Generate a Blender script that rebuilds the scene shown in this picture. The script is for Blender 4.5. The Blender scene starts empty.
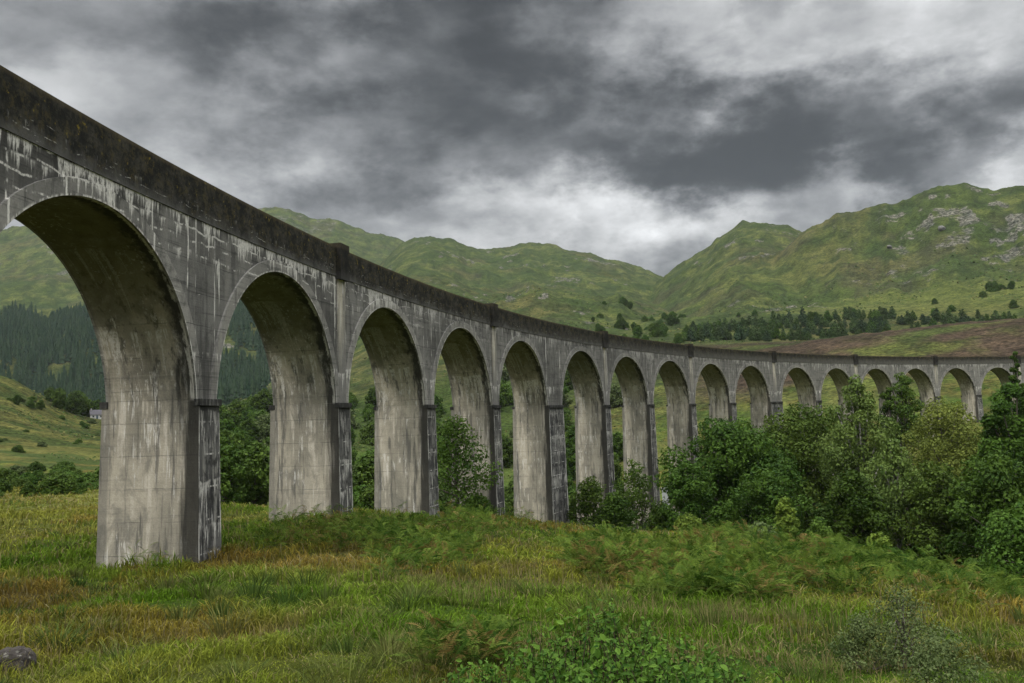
import bpy, math, random
import numpy as np
from mathutils import Matrix, Vector
rng = np.random.default_rng(7)
random.seed(7)
sc = bpy.context.scene
COL = sc.collection

# ------------------------------------------------------------------ camera
F = 913.706; TH = math.atan((435.74 - 341.5) / F); RO = -0.03
cam = bpy.data.cameras.new('camera'); co = bpy.data.objects.new('camera', cam); COL.objects.link(co)
cam.sensor_width = 36; cam.lens = 36 * F / 1024; cam.clip_end = 20000; cam.clip_start = .1
co.matrix_world = Matrix.Rotation(math.pi / 2 + TH, 4, 'X') @ Matrix.Rotation(RO, 4, 'Z')
sc.camera = co

def proj(x, y, z):
    d = y * math.cos(TH) + z * math.sin(TH); u = -y * math.sin(TH) + z * math.cos(TH)
    X = F * x / d; Y = -F * u / d; c, s = math.cos(RO), math.sin(RO)
    return 512 + c * X - s * Y, 341.5 + s * X + c * Y
def sight(px, py):
    """direction of a line of sight, unit length on the ground plan: (x, y, rise per metre)"""
    c, s = math.cos(RO), math.sin(RO); a = px - 512; b = py - 341.5
    X = c * a + s * b; Y = -s * a + c * b
    v = np.array([X / F, math.cos(TH) + Y / F * math.sin(TH), math.sin(TH) - Y / F * math.cos(TH)])
    return v / math.hypot(v[0], v[1])
def bearing(px, py=440):
    v = sight(px, py); return math.atan2(v[0], v[1])

# ------------------------------------------------------------------ noise
def _h(ix, iy, s):
    h = (ix.astype(np.int64) * 374761393 + iy.astype(np.int64) * 668265263 + s * 144269504) & 0xffffffff
    h = ((h ^ (h >> 13)) * 1274126177) & 0xffffffff
    h = ((h ^ (h >> 16)) * 2246822519) & 0xffffffff
    return ((h ^ (h >> 15)) & 0xffffff) / 16777216.0
def vn(x, y, s=0):
    x = np.asarray(x, float); y = np.asarray(y, float)
    ix = np.floor(x); iy = np.floor(y); fx = x - ix; fy = y - iy
    fx = fx * fx * fx * (fx * (fx * 6 - 15) + 10); fy = fy * fy * fy * (fy * (fy * 6 - 15) + 10)
    a = _h(ix, iy, s); b = _h(ix + 1, iy, s); c = _h(ix, iy + 1, s); d = _h(ix + 1, iy + 1, s)
    return (a + (b - a) * fx) * (1 - fy) + (c + (d - c) * fx) * fy
def fbm(x, y, o=4, s=0, g=.5):
    t = 0; a = 1; n = 0
    for i in range(o):
        t = t + a * vn(x, y, s + i * 17); n += a; a *= g
        x, y = 1.93 * x + .6 * y + 13.1, 1.93 * y - .6 * x + 7.7
    return t / n
def ridged(x, y, o=4, s=0, g=.55):
    t = 0; a = 1; n = 0
    for i in range(o):
        t = t + a * (1 - np.abs(2 * vn(x, y, s + i * 17) - 1)); n += a; a *= g
        x, y = 1.93 * x + .6 * y + 13.1, 1.93 * y - .6 * x + 7.7
    return t / n
def sm(a, b, x):
    t = np.clip((x - a) / (b - a), 0, 1); return t * t * (3 - 2 * t)

# ------------------------------------------------------------------ terrain heights
RN = [0, 8, 20, 37, 52, 67, 82, 97, 120, 150, 190, 240, 300, 380, 480, 600, 800, 1000, 1500, 2200, 3600]
TB = {
 -500: [-1.7, -2.2, -3.3, -4.4, -4.7, -4.8, -4.8, -4.8, -4.6, -4, -2, 2, 9, 25, 50, 70, 75, 80, 110, 140, 140],
 -200: [-1.7, -2.2, -3.3, -4.4, -4.7, -4.9, -5, -5, -5, -4.8, -3.3, 0, 6, 27, 55, 62, 60, 70, 100, 130, 130],
 0:    [-1.7, -2.2, -3.3, -4.5, -4.8, -4.9, -5, -5.1, -5.1, -5.2, -4, -1, 4, 17, 34, 30, 25, 40, 80, 100, 100],
 100:  [-1.7, -2.3, -3.3, -4.6, -4.8, -4.9, -5, -5.2, -5.4, -5.6, -5, -2.5, 1, 6, 14, 12, 18, 35, 80, 100, 100],
 220:  [-1.7, -2.4, -3.3, -4.6, -4.5, -4.8, -5.5, -6.5, -8, -9, -8, -5, 0, 6, 14, 20, 30, 45, 80, 100, 100],
 350:  [-1.7, -2.4, -3.3, -4.3, -4.4, -5.4, -6.5, -8, -10, -11, -10, -7, 0, 10, 22, 38, 60, 85, 100, 110, 110],
 460:  [-1.7, -2.4, -3.4, -4.7, -5.2, -5.8, -6.7, -9, -12, -14, -13, -9, 0, 14, 30, 50, 75, 100, 110, 110, 110],
 560:  [-1.7, -2.5, -3.6, -5.0, -6.2, -7.2, -8.2, -9.5, -14, -16, -15, -9, 2, 18, 40, 65, 90, 110, 120, 120, 120],
 700:  [-1.7, -2.5, -3.8, -5.3, -6.4, -7.6, -10.5, -13, -15, -16, -14, -6, 8, 27, 44, 60, 98, 120, 130, 130, 130],
 850:  [-1.7, -2.5, -3.9, -5.6, -7.2, -10, -12.5, -14, -15.5, -15, -11, -2, 12, 34, 43, 57, 100, 120, 130, 130, 130],
 1024: [-1.7, -2.5, -4.0, -6.6, -9.8, -12, -13.5, -14.5, -15, -14, -9, 0, 14, 36, 46, 54, 100, 120, 130, 130, 130],
 1300: [-1.7, -2.4, -3.9, -6.6, -9.8, -12, -13.5, -14.5, -15, -14, -9, 0, 14, 36, 46, 54, 100, 120, 130, 130, 130],
}
def hermite(xn, yn, x):
    xn = np.asarray(xn, float); yn = np.asarray(yn, float)
    h = np.diff(xn).reshape(-1, *([1] * (yn.ndim - 1))); d = np.diff(yn, axis=0) / h
    m = np.zeros_like(yn); m[1:-1] = .5 * (d[1:] + d[:-1])
    m[1:-1] = np.where(d[1:] * d[:-1] <= 0, 0, np.sign(d[1:]) * np.minimum(np.abs(m[1:-1]), 2.5 * np.minimum(np.abs(d[1:]), np.abs(d[:-1]))))
    m[0] = d[0]; m[-1] = d[-1]
    i = np.clip(np.searchsorted(xn, x) - 1, 0, len(xn) - 2); hh = h.ravel()[i].reshape(-1, *([1] * (yn.ndim - 1)))
    t = ((x - xn[i]) / h.ravel()[i]).reshape(-1, *([1] * (yn.ndim - 1)))
    return ((2 * t**3 - 3 * t**2 + 1) * yn[i] + (t**3 - 2 * t**2 + t) * hh * m[i] + (-2 * t**3 + 3 * t**2) * yn[i + 1] + (t**3 - t**2) * hh * m[i + 1])
_pa = np.array([bearing(k) for k in TB]); _tab = np.array(list(TB.values()), float)
NA, NR = 420, 640
A_LO, A_HI = float(_pa[0]), float(_pa[-1]); LR0, LR1 = math.log(12.0), math.log(3612.0)
_ag = np.linspace(A_LO, A_HI, NA); _lg = np.linspace(LR0, LR1, NR)
_t1 = hermite(np.log(np.array(RN) + 12.0), _tab.T, _lg)
TAB = hermite(_pa, _t1.T, _ag)                                   # [az, lr]
def base_h(az, r):
    i = np.clip((az - A_LO) / (A_HI - A_LO), 0, 1) * (NA - 1); j = (np.log(r + 12.0) - LR0) / (LR1 - LR0) * (NR - 1)
    j = np.clip(j, 0, NR - 1.001); i = np.clip(i, 0, NA - 1.001); ii = i.astype(int); jj = j.astype(int); fi = i - ii; fj = j - jj
    return (TAB[ii, jj] * (1 - fi) + TAB[ii + 1, jj] * fi) * (1 - fj) + (TAB[ii, jj + 1] * (1 - fi) + TAB[ii + 1, jj + 1] * fi) * fj
RIDGES = [   # (distance, skyline points, rise profile)
 (2600, [(-900, 330), (-300, 262), (-100, 236), (0, 229), (100, 216), (200, 209), (262, 209), (275, 207), (290, 210), (310, 219), (338, 222), (370, 233), (398, 240), (420, 252), (480, 285), (560, 340)],
  [(500, 0), (800, .035), (950, .07), (1200, .19), (1500, .35), (2000, .63), (2350, .83), (2600, 1), (3000, .95), (3600, .8)]),
 (1900, [(250, 400), (330, 305), (380, 262), (400, 243), (414, 235), (430, 234), (454, 239), (470, 246), (490, 249), (510, 249), (530, 244), (554, 247), (590, 252), (618, 258), (650, 269), (680, 284), (720, 310), (800, 370)],
  [(380, .02), (600, .15), (800, .26), (1000, .38), (1300, .56), (1600, .77), (1900, 1), (2300, .95), (3600, .6)]),
 (1500, [(540, 380), (600, 335), (640, 300), (659, 278), (672, 269), (697, 252), (722, 230), (742, 220), (762, 218), (787, 221), (812, 231), (840, 246), (900, 275), (1000, 330)],
  [(350, .03), (500, .12), (700, .23), (900, .37), (1150, .6), (1350, .84), (1500, 1), (1750, .93), (3600, .4)]),
 (1150, [(600, 400), (660, 340), (700, 312), (760, 268), (790, 246), (812, 230), (837, 216), (872, 209), (902, 204), (912, 199), (927, 191), (947, 185), (967, 186), (987, 190), (1022, 186), (1100, 180), (1400, 200), (1800, 280)],
  [(300, .03), (400, .10), (500, .13), (600, .18), (720, .31), (820, .41), (900, .49), (1000, .68), (1080, .87), (1150, 1), (1300, .96), (2000, .6), (3600, .3)]),
]
_RG = []
for d, pts, prof in RIDGES:
    a = np.array([bearing(p[0], p[1]) for p in pts]); e = np.array([sight(*p)[2] for p in pts])
    _RG.append((d, a, e, np.array(prof, float)))
def H(x, y, rough=True):
    x = np.asarray(x, float); y = np.asarray(y, float)
    r = np.hypot(x, y) + 1e-6; az = np.arctan2(x, y)
    z = base_h(np.clip(az, A_LO, A_HI), r)
    back = sm(1.0, 2.2, np.abs(az)); z = z * (1 - back) + back * (-1.7 - .01 * r + .09 * np.maximum(r - 250, 0))
    wob = (fbm(x / 420, y / 420, 3, 91) - .5)
    for d, a, e, p in _RG:
        E_ = np.interp(az, a, e, left=0, right=0)
        E_ = np.maximum(E_, 0) * (1 - sm(1.2, 1.8, np.abs(az)))
        dd = r * (1 + .16 * wob * sm(300, 700, r) * (1 - sm(.75 * d, d, r)))
        pr = np.interp(dd, p[:, 0], p[:, 1], left=0); zz = E_ * d * pr - 60 * (1 - sm(0, .04, pr)) - 60 * (1 - sm(0, .03, E_))
        k = 3.0; m = np.maximum(z, zz); z = m + k * np.exp(-np.minimum(np.abs(z - zz) / k, 30)) * .5 * sm(250, 400, r)
    if rough:
        z = z + sm(350, 900, r) * (20 * (ridged(x / 230, y / 230, 5, 5) - .62) + 9 * (ridged(x / 60, y / 60, 4, 33) - .6) + 11 * sm(500, 1000, r) * (ridged(az * 26 + .35 * fbm(x / 120, y / 120, 3, 41), np.log(r) * 2.2, 4, 47) - .6))
        z = z + sm(600, 950, r) * 9 * sm(.62, .74, fbm(x / 75, y / 75, 4, 601)) * (ridged(x / 16, y / 16, 3, 63) - .45)
        z = z + sm(60, 300, r) * (1.6 * (fbm(x / 25, y / 25, 4, 21) - .5)) * (1 - .5 * sm(200, 500, r)) + sm(400, 800, r) * 3.2 * (fbm(x / 18, y / 18, 3, 77) - .5)
        z = z + sm(3, 12, r) * (.95 * (fbm(x / 6, y / 6, 3, 3) - .5) + .22 * (fbm(x / 1.1, y / 1.1, 3, 9) - .5))
    return z
def hz(x, y): return float(H(np.array([x]), np.array([y]))[0])
def spot(px, r, dz=0.0):
    a = bearing(px, 470); x, y = r * math.sin(a), r * math.cos(a); return (x, y, hz(x, y) + dz)

# ------------------------------------------------------------------ helpers for objects
def link(name, me, parent=None, mats=()):
    o = bpy.data.objects.new(name, me); COL.objects.link(o)
    if parent: o.parent = parent
    if me is not None:
        for m in mats: me.materials.append(m)
    return o
def empty(name, loc=(0, 0, 0), rz=0):
    o = bpy.data.objects.new(name, None); COL.objects.link(o); o.location = loc; o.rotation_euler = (0, 0, rz); o.empty_display_size = .5
    return o
def tag(o, label=None, cat=None, group=None, kind=None):
    if label: o['label'] = label
    if cat: o['category'] = cat
    if group: o['group'] = group
    if kind: o['kind'] = kind
    return o
def fast_mesh(name, V, quads=None, tris=None, attrs=None, mi=None, smooth=False):
    """mesh from numpy arrays; attrs: {name: (type, array per vertex)}"""
    me = bpy.data.meshes.new(name); V = np.asarray(V, np.float32)
    q = np.zeros((0, 4), np.int32) if quads is None else np.asarray(quads, np.int32).reshape(-1, 4)
    t = np.zeros((0, 3), np.int32) if tris is None else np.asarray(tris, np.int32).reshape(-1, 3)
    me.vertices.add(len(V)); me.vertices.foreach_set('co', V.ravel())
    nl = q.size + t.size; me.loops.add(nl); me.loops.foreach_set('vertex_index', np.concatenate([q.ravel(), t.ravel()]).astype(np.int32))
    n = len(q) + len(t); me.polygons.add(n)
    st = np.concatenate([np.arange(len(q)) * 4, q.size + np.arange(len(t)) * 3]).astype(np.int32)
    me.polygons.foreach_set('loop_start', st)
    if mi is not None: me.polygons.foreach_set('material_index', np.asarray(mi, np.int32))
    me.polygons.foreach_set('use_smooth', np.full(n, smooth))
    me.update(calc_edges=True)
    for k, (ty, a) in (attrs or {}).items():
        at = me.attributes.new(k, ty, 'POINT')
        at.data.foreach_set({'FLOAT': 'value', 'FLOAT_VECTOR': 'vector', 'FLOAT_COLOR': 'color'}[ty], np.asarray(a, np.float32).ravel())
    me.validate(verbose=False)
    return me
def copy_tree(o, parent=None):
    c = o.copy(); COL.objects.link(c)
    if parent: c.parent = parent
    for ch in list(o.children): copy_tree(ch, c)
    return c

# ------------------------------------------------------------------ node helpers
class NT:
    def __init__(s, name):
        s.m = bpy.data.materials.new(name); s.m.use_nodes = True; s.t = s.m.node_tree; s.t.nodes.clear()
        s.out = s.t.nodes.new('ShaderNodeOutputMaterial'); s.b = s.t.nodes.new('ShaderNodeBsdfPrincipled')
        s.t.links.new(s.b.outputs[0], s.out.inputs[0])
    def put(s, sock, v):
        if v is None: return
        if isinstance(v, bpy.types.NodeSocket): s.t.links.new(v, sock)
        elif isinstance(v, tuple) and len(v) == 3 and sock.type == 'RGBA': sock.default_value = (*v, 1)
        else: sock.default_value = v
    def M(s, op, a, b=None, c=None, clamp=False):
        n = s.t.nodes.new('ShaderNodeMath'); n.operation = op; n.use_clamp = clamp
        for i, v in enumerate((a, b, c)): s.put(n.inputs[i], v)
        return n.outputs[0]
    def mul(s, a, b): return s.M('MULTIPLY', a, b)
    def add(s, a, b): return s.M('ADD', a, b)
    def sub(s, a, b): return s.M('SUBTRACT', a, b)
    def ss(s, x, lo, hi):
        n = s.t.nodes.new('ShaderNodeMapRange'); n.interpolation_type = 'SMOOTHSTEP'
        s.put(n.inputs[0], x); s.put(n.inputs[1], lo); s.put(n.inputs[2], hi); return n.outputs[0]
    def mix(s, f, a, b):
        n = s.t.nodes.new('ShaderNodeMix'); n.data_type = 'RGBA'; s.put(n.inputs[0], f); s.put(n.inputs[6], a); s.put(n.inputs[7], b); return n.outputs[2]
    def blend(s, mode, f, a, b):
        n = s.t.nodes.new('ShaderNodeMix'); n.data_type = 'RGBA'; n.blend_type = mode; s.put(n.inputs[0], f); s.put(n.inputs[6], a); s.put(n.inputs[7], b); return n.outputs[2]
    def vec(s, x, y, z):
        n = s.t.nodes.new('ShaderNodeCombineXYZ')
        for i, v in enumerate((x, y, z)): s.put(n.inputs[i], v)
        return n.outputs[0]
    def sep(s, v):
        n = s.t.nodes.new('ShaderNodeSeparateXYZ'); s.put(n.inputs[0], v); return n.outputs[:]
    def noise(s, v, scale=1, detail=3, rough=.55, dist=0):
        n = s.t.nodes.new('ShaderNodeTexNoise'); s.put(n.inputs['Vector'], v); n.inputs['Scale'].default_value = scale
        n.inputs['Detail'].default_value = detail; n.inputs['Roughness'].default_value = rough; n.inputs['Distortion'].default_value = dist
        return n.outputs[0]
    def vor(s, v, scale=1, feat='DISTANCE_TO_EDGE'):
        n = s.t.nodes.new('ShaderNodeTexVoronoi'); n.feature = feat; s.put(n.inputs['Vector'], v); n.inputs['Scale'].default_value = scale; return n.outputs[0]
    def attr(s, name):
        n = s.t.nodes.new('ShaderNodeAttribute'); n.attribute_name = name; return n
    def bump(s, h, strength=.3, dist=.05):
        n = s.t.nodes.new('ShaderNodeBump'); n.inputs['Strength'].default_value = strength; n.inputs['Distance'].default_value = dist
        s.put(n.inputs['Height'], h); s.t.links.new(n.outputs[0], s.b.inputs['Normal'])
    def fin(s, col, rough=.9, spec=.2):
        s.put(s.b.inputs['Base Color'], col); s.put(s.b.inputs['Roughness'], rough); s.b.inputs['Specular IOR Level'].default_value = spec
        return s.m

# ------------------------------------------------------------------ concrete materials (cc = along, across, height of the bridge straightened out)
def concrete(kind):
    n = NT('concrete_' + kind); u, v, z = n.sep(n.attr('cc').outputs['Vector']); edge = n.attr('edge').outputs['Fac']
    hcoord = v if kind == 'soffit' else u
    P3 = n.vec(u, v, z)
    big = n.noise(n.vec(n.mul(u, .25), n.mul(v, .5), n.mul(z, .2)), 1, 4, .6)
    mot = n.noise(P3, 1.3, 6, .65)
    blot = n.noise(n.vec(u, v, n.mul(z, .6)), .75, 5, .7, .4)
    fine = n.noise(P3, 14, 4, .7)
    boards = n.noise(n.vec(n.mul(u, .16), n.mul(v, .16), n.mul(z, 3.6)), 1, 3, .8, .1)
    streak = n.noise(n.vec(n.mul(u, 2.6), n.mul(v, 2.6), n.mul(z, .2)), 1, 5, .65, .15)
    streak2 = n.noise(n.vec(n.mul(u, 6.5), n.mul(v, 6.5), n.mul(z, .55)), 1, 5, .7, .2)
    gate = n.noise(n.vec(n.mul(u, .55), n.mul(v, .7), n.mul(z, .45)), 1, 4, .65)
    lift = n.M('ABSOLUTE', n.sub(n.M('FRACT', n.add(n.mul(z, .78), n.mul(mot, .06))), .5))
    liftline = n.mul(n.ss(lift, .022, .006), n.ss(gate, .35, .6))
    def drip(z0, L, freq, thr, seed):
        """lime running down from a joint at height z0"""
        sway = n.mul(n.sub(mot, .5), .22)
        ln = n.noise(n.vec(n.mul(n.add(hcoord, n.mul(sway, .35)), freq), seed, n.mul(u, .013)), 1, 4, .72)
        ln = n.mul(n.sub(ln, thr), L * 4.2)
        d = n.sub(z0, n.add(n.add(z, sway), n.mul(n.sub(n.noise(n.vec(n.mul(hcoord, .6), seed, 0.0), 1, 2, .5), .5), .5)))
        return n.mul(n.mul(n.ss(n.sub(ln, d), 0, .45), n.ss(d, -.05, .05)), n.ss(n.noise(n.vec(n.mul(u, 9.0), n.mul(v, 9.0), n.mul(z, 2.2)), 1, 3, .7), .36, .54))
    def hline(z0, w, thr, seed):
        g = n.noise(n.vec(n.mul(hcoord, .9), seed, 0.0), 1, 4, .75)
        d = n.M('ABSOLUTE', n.sub(n.add(n.add(z, n.mul(mot, .2)), n.mul(n.sub(n.noise(n.vec(n.mul(hcoord, .6), seed, 0.0), 1, 2, .5), .5), .5)), z0 + .1))
        return n.mul(n.mul(n.ss(d, w, w * .2), n.ss(g, thr, thr + .08)), n.ss(fine, .30, .52))
    def mx(*a):
        o = a[0]
        for b in a[1:]: o = n.M('MAXIMUM', o, b)
        return o
    WHITE = (.62, .60, .55)
    if kind == 'soffit':
        c = n.mix(n.ss(big, .36, .64), (.235, .218, .175), (.405, .37, .295))
        c = n.mix(n.mul(n.ss(blot, .5, .66), .6), c, (.15, .145, .125))
        c = n.mix(n.mul(n.ss(boards, .54, .74), .38), c, (.13, .125, .105))
        c = n.mix(n.mul(n.ss(streak, .52, .64), n.mul(n.ss(blot, .60, .42), .85)), c, (.50, .46, .385))
        c = n.mix(n.mul(n.ss(streak, .46, .36), .75), c, (.085, .083, .076))
        c = n.mix(n.mul(n.ss(mot, .55, .75), .45), c, (.12, .115, .10))
        c = n.mix(n.mul(n.ss(streak2, .58, .66), n.mul(n.ss(gate, .56, .7), .55)), c, (.26, .15, .08))
        c = n.mix(n.mul(liftline, .6), c, (.085, .085, .075))
        al = n.ss(n.add(z, n.mul(n.sub(mot, .5), 3.5)), 3.0, 6.6)      # damp green algae on the upper barrel
        c = n.mix(n.mul(al, .8), c, n.mix(mot, (.042, .043, .024), (.155, .145, .075)))
        w = mx(n.mul(n.ss(streak2, .56, .63), n.mul(n.ss(gate, .46, .56), .95)),
               n.mul(drip(4.2, 3.4, 2.6, .47, 3.3), n.ss(gate, .36, .5)), n.mul(drip(2.6, 3.0, 2.6, .50, 23.3), n.ss(gate, .45, .56)), n.mul(drip(-2.2, 2.0, 3.1, .50, 9.1), n.ss(gate, .49, .58)),
               n.mul(drip(.6, 2.4, 2.6, .54, 5.7), .9), n.mul(drip(6.9, 5.0, 2.0, .54, 15.7), .55), n.mul(drip(-4.0, 1.2, 2.7, .50, 19.1), n.ss(gate, .5, .6)))
        c = n.mix(n.mul(w, n.add(.45, n.mul(fine, .6))), c, n.mix(al, WHITE, (.36, .35, .30)))
        # damp black band along the edges of the barrel
        e = n.ss(n.add(v, n.mul(n.sub(streak, .5), 1.4)), .95, .45)
        c = n.mix(n.mul(e, .93), c, n.mix(mot, (.012, .012, .010), (.055, .053, .046)))
        ed = n.mul(n.ss(n.add(v, n.mul(n.sub(streak2, .5), .5)), .38, .28), n.ss(gate, .42, .52)); c = n.mix(n.mul(n.mul(ed, .8), n.ss(z, 1.4, 1.6)), c, (.55, .53, .48))
        e2 = n.ss(n.sub(v, n.mul(n.sub(streak, .5), .8)), 3.65, 3.85); c = n.mix(n.mul(e2, .5), c, (.10, .10, .09))
    elif kind in ('face', 'ring'):
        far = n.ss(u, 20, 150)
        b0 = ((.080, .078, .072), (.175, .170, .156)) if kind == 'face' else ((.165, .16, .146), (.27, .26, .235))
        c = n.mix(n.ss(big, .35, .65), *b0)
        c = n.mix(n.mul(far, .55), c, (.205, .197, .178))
        c = n.mix(n.mul(n.ss(boards, .5, .72), .6), c, (.034, .034, .032))
        c = n.mix(n.mul(n.ss(mot, .5, .7), .6), c, (.042, .042, .039))
        c = n.mix(n.mul(n.ss(blot, .55, .68), .5), c, (.17, .165, .15))
        c = n.mix(n.mul(n.ss(streak, .54, .64), .35), c, (.23, .22, .195))
        c = n.mix(n.mul(n.ss(streak, .46, .36), .5), c, (.036, .036, .034))
        c = n.mix(n.mul(liftline, .7), c, (.028, .028, .027))
        near = n.ss(u, 75, 10)
        vj = n.M('ABSOLUTE', n.sub(n.M('FRACT', n.add(n.mul(u, .37), n.mul(n.sub(mot, .5), .07))), .5))
        vline = n.mul(n.mul(n.ss(vj, .026, .010), n.ss(gate, .44, .52)), n.mul(n.ss(streak2, .38, .5), n.ss(z, 5.2, 6.4)))
        w = mx(n.mul(vline, n.add(.2, near)), n.mul(drip(8.75, 1.6, 1.2, .45, 1.7), n.add(.45, n.mul(near, .55))), n.mul(drip(8.25, 1.2, 1.5, .50, 7.7), near), n.mul(drip(7.3, 1.3, 1.8, .52, 4.7), n.add(.3, n.mul(near, .6))),
               n.mul(hline(8.75, .07, .44, 2.2), n.add(.25, near)), n.mul(hline(8.25, .055, .46, 12.2), near), n.mul(hline(7.75, .055, .48, 22.2), near), n.mul(hline(7.2, .05, .50, 32.2), near), n.mul(hline(5.6, .025, .54, 35.2), near),
               n.mul(n.ss(streak2, .63, .68), n.mul(n.ss(gate, .52, .6), .8)), n.mul(drip(3.4, 1.6, 3.0, .47, 8.7), n.ss(z, 4.2, 3.0)), n.mul(n.mul(n.ss(edge, .82, .97), n.ss(streak2, .46, .54)), n.ss(gate, .40, .52)))
        c = n.mix(n.mul(n.ss(n.add(z, n.mul(n.sub(mot, .5), 2.4)), 7.9, 9.3), n.sub(.8, n.mul(far, .5))), c, (.030, .029, .025))
        c = n.mix(n.mul(w, n.add(.5, n.mul(fine, .7))), c, WHITE)
    elif kind == 'pier':
        c = n.mix(n.ss(big, .38, .62), (.045, .045, .044), (.13, .127, .118))
        c = n.mix(n.mul(n.ss(streak, .52, .62), .6), c, (.32, .31, .275))
        c = n.mix(n.mul(n.ss(mot, .46, .62), .8), c, (.020, .020, .020))
        c = n.mix(n.mul(n.ss(boards, .52, .7), .4), c, (.03, .03, .03))
        w = mx(n.mul(n.ss(streak2, .55, .62), n.ss(gate, .42, .55)), drip(1.0, 1.6, 3.0, .47, 2.9), n.mul(drip(-1.7, 1.6, 3.6, .46, 6.9), .9), n.mul(drip(-3.4, 1.0, 3.6, .46, 16.9), .9),
               n.mul(n.ss(lift, .035, .012), n.mul(n.ss(mot, .46, .56), n.ss(streak2, .42, .5))), n.mul(n.mul(n.ss(n.add(edge, n.mul(n.sub(mot, .5), .25)), .86, .97), n.ss(streak2, .42, .52)), n.ss(gate, .36, .5)))
        c = n.mix(n.mul(w, n.add(.45, n.mul(fine, .6))), c, WHITE)
        c = n.mix(n.mul(n.ss(n.add(z, mot), .5, 1.9), .8), c, (.026, .026, .024))
    elif kind == 'pilaster':
        c = n.mix(n.ss(streak, .4, .6), (.42, .385, .31), (.20, .19, .165))
        c = n.mix(n.mul(n.ss(streak2, .55, .63), .8), c, WHITE)
        c = n.mix(n.mul(n.ss(boards, .5, .7), .3), c, (.12, .12, .11))
        c = n.mix(n.ss(z, 7.4, 2.4), c, n.mix(mot, (.09, .09, .085), (.24, .23, .21)))
        w = drip(3.2, 1.6, 4.4, .46, 8.7); c = n.mix(n.mul(w, .8), c, WHITE)
    else:   # parapet, cap
        c = n.mix(n.ss(mot, .4, .66), (.014, .014, .012), (.050, .047, .036))
        c = n.mix(n.mul(n.ss(n.noise(P3, 3.1, 6, .72), .5, .62), .75), c, (.060, .050, .022))
        c = n.mix(n.mul(n.ss(n.noise(P3, 4.5, 6, .78), .50, .60), .85), c, (.013, .013, .012))
        c = n.mix(n.mul(n.ss(boards, .52, .66), .4), c, (.016, .016, .015))
        c = n.mix(n.ss(n.add(z, n.mul(n.sub(blot, .5), 1.6)), 9.25, 8.6), c, n.mix(mot, (.05, .049, .045), (.12, .117, .108)))
        li = n.mul(n.ss(n.noise(P3, 3.4, 5, .75), .61, .68), n.ss(z, 9.0, 9.9)); c = n.mix(n.mul(li, .8), c, (.20, .15, .018))
        c = n.mix(n.mul(n.ss(z, 10.25, 10.44), .5), c, (.10, .08, .045))
        if kind == 'cap': c = n.mix(.6, c, n.mix(mot, (.006, .006, .006), (.022, .021, .019)))
        if kind == 'parapet':
            near = n.ss(u, 90, 10)
            w = mx(n.mul(drip(9.3, .6, 2.6, .53, 1.1), .9), n.mul(hline(9.05, .025, .5, 41.), near), n.mul(hline(9.4, .02, .55, 44.), near), n.mul(n.ss(n.noise(n.vec(n.mul(u, 2), 0.0, n.mul(z, 9)), 1, 4, .7), .60, .66), n.mul(n.ss(gate, .48, .58), n.ss(z, 9.9, 9.0))))
            c = n.mix(n.mul(w, n.add(.25, n.mul(fine, .7))), c, (.45, .44, .40))
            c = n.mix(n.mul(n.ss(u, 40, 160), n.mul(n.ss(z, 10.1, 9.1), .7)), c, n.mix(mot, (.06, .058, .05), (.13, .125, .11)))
    c = n.blend('MULTIPLY', .6, c, n.mix(fine, (.5, .5, .5), (1.45, 1.45, 1.45)))
    n.bump(n.add(n.mul(boards, .6), n.add(n.mul(fine, .5), mot)), .6, .035)
    return n.fin(c, .95, .1)
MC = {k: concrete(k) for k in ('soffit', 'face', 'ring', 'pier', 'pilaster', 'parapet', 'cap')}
MSLOT = list(MC); MATS = [MC[k] for k in MSLOT]

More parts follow.
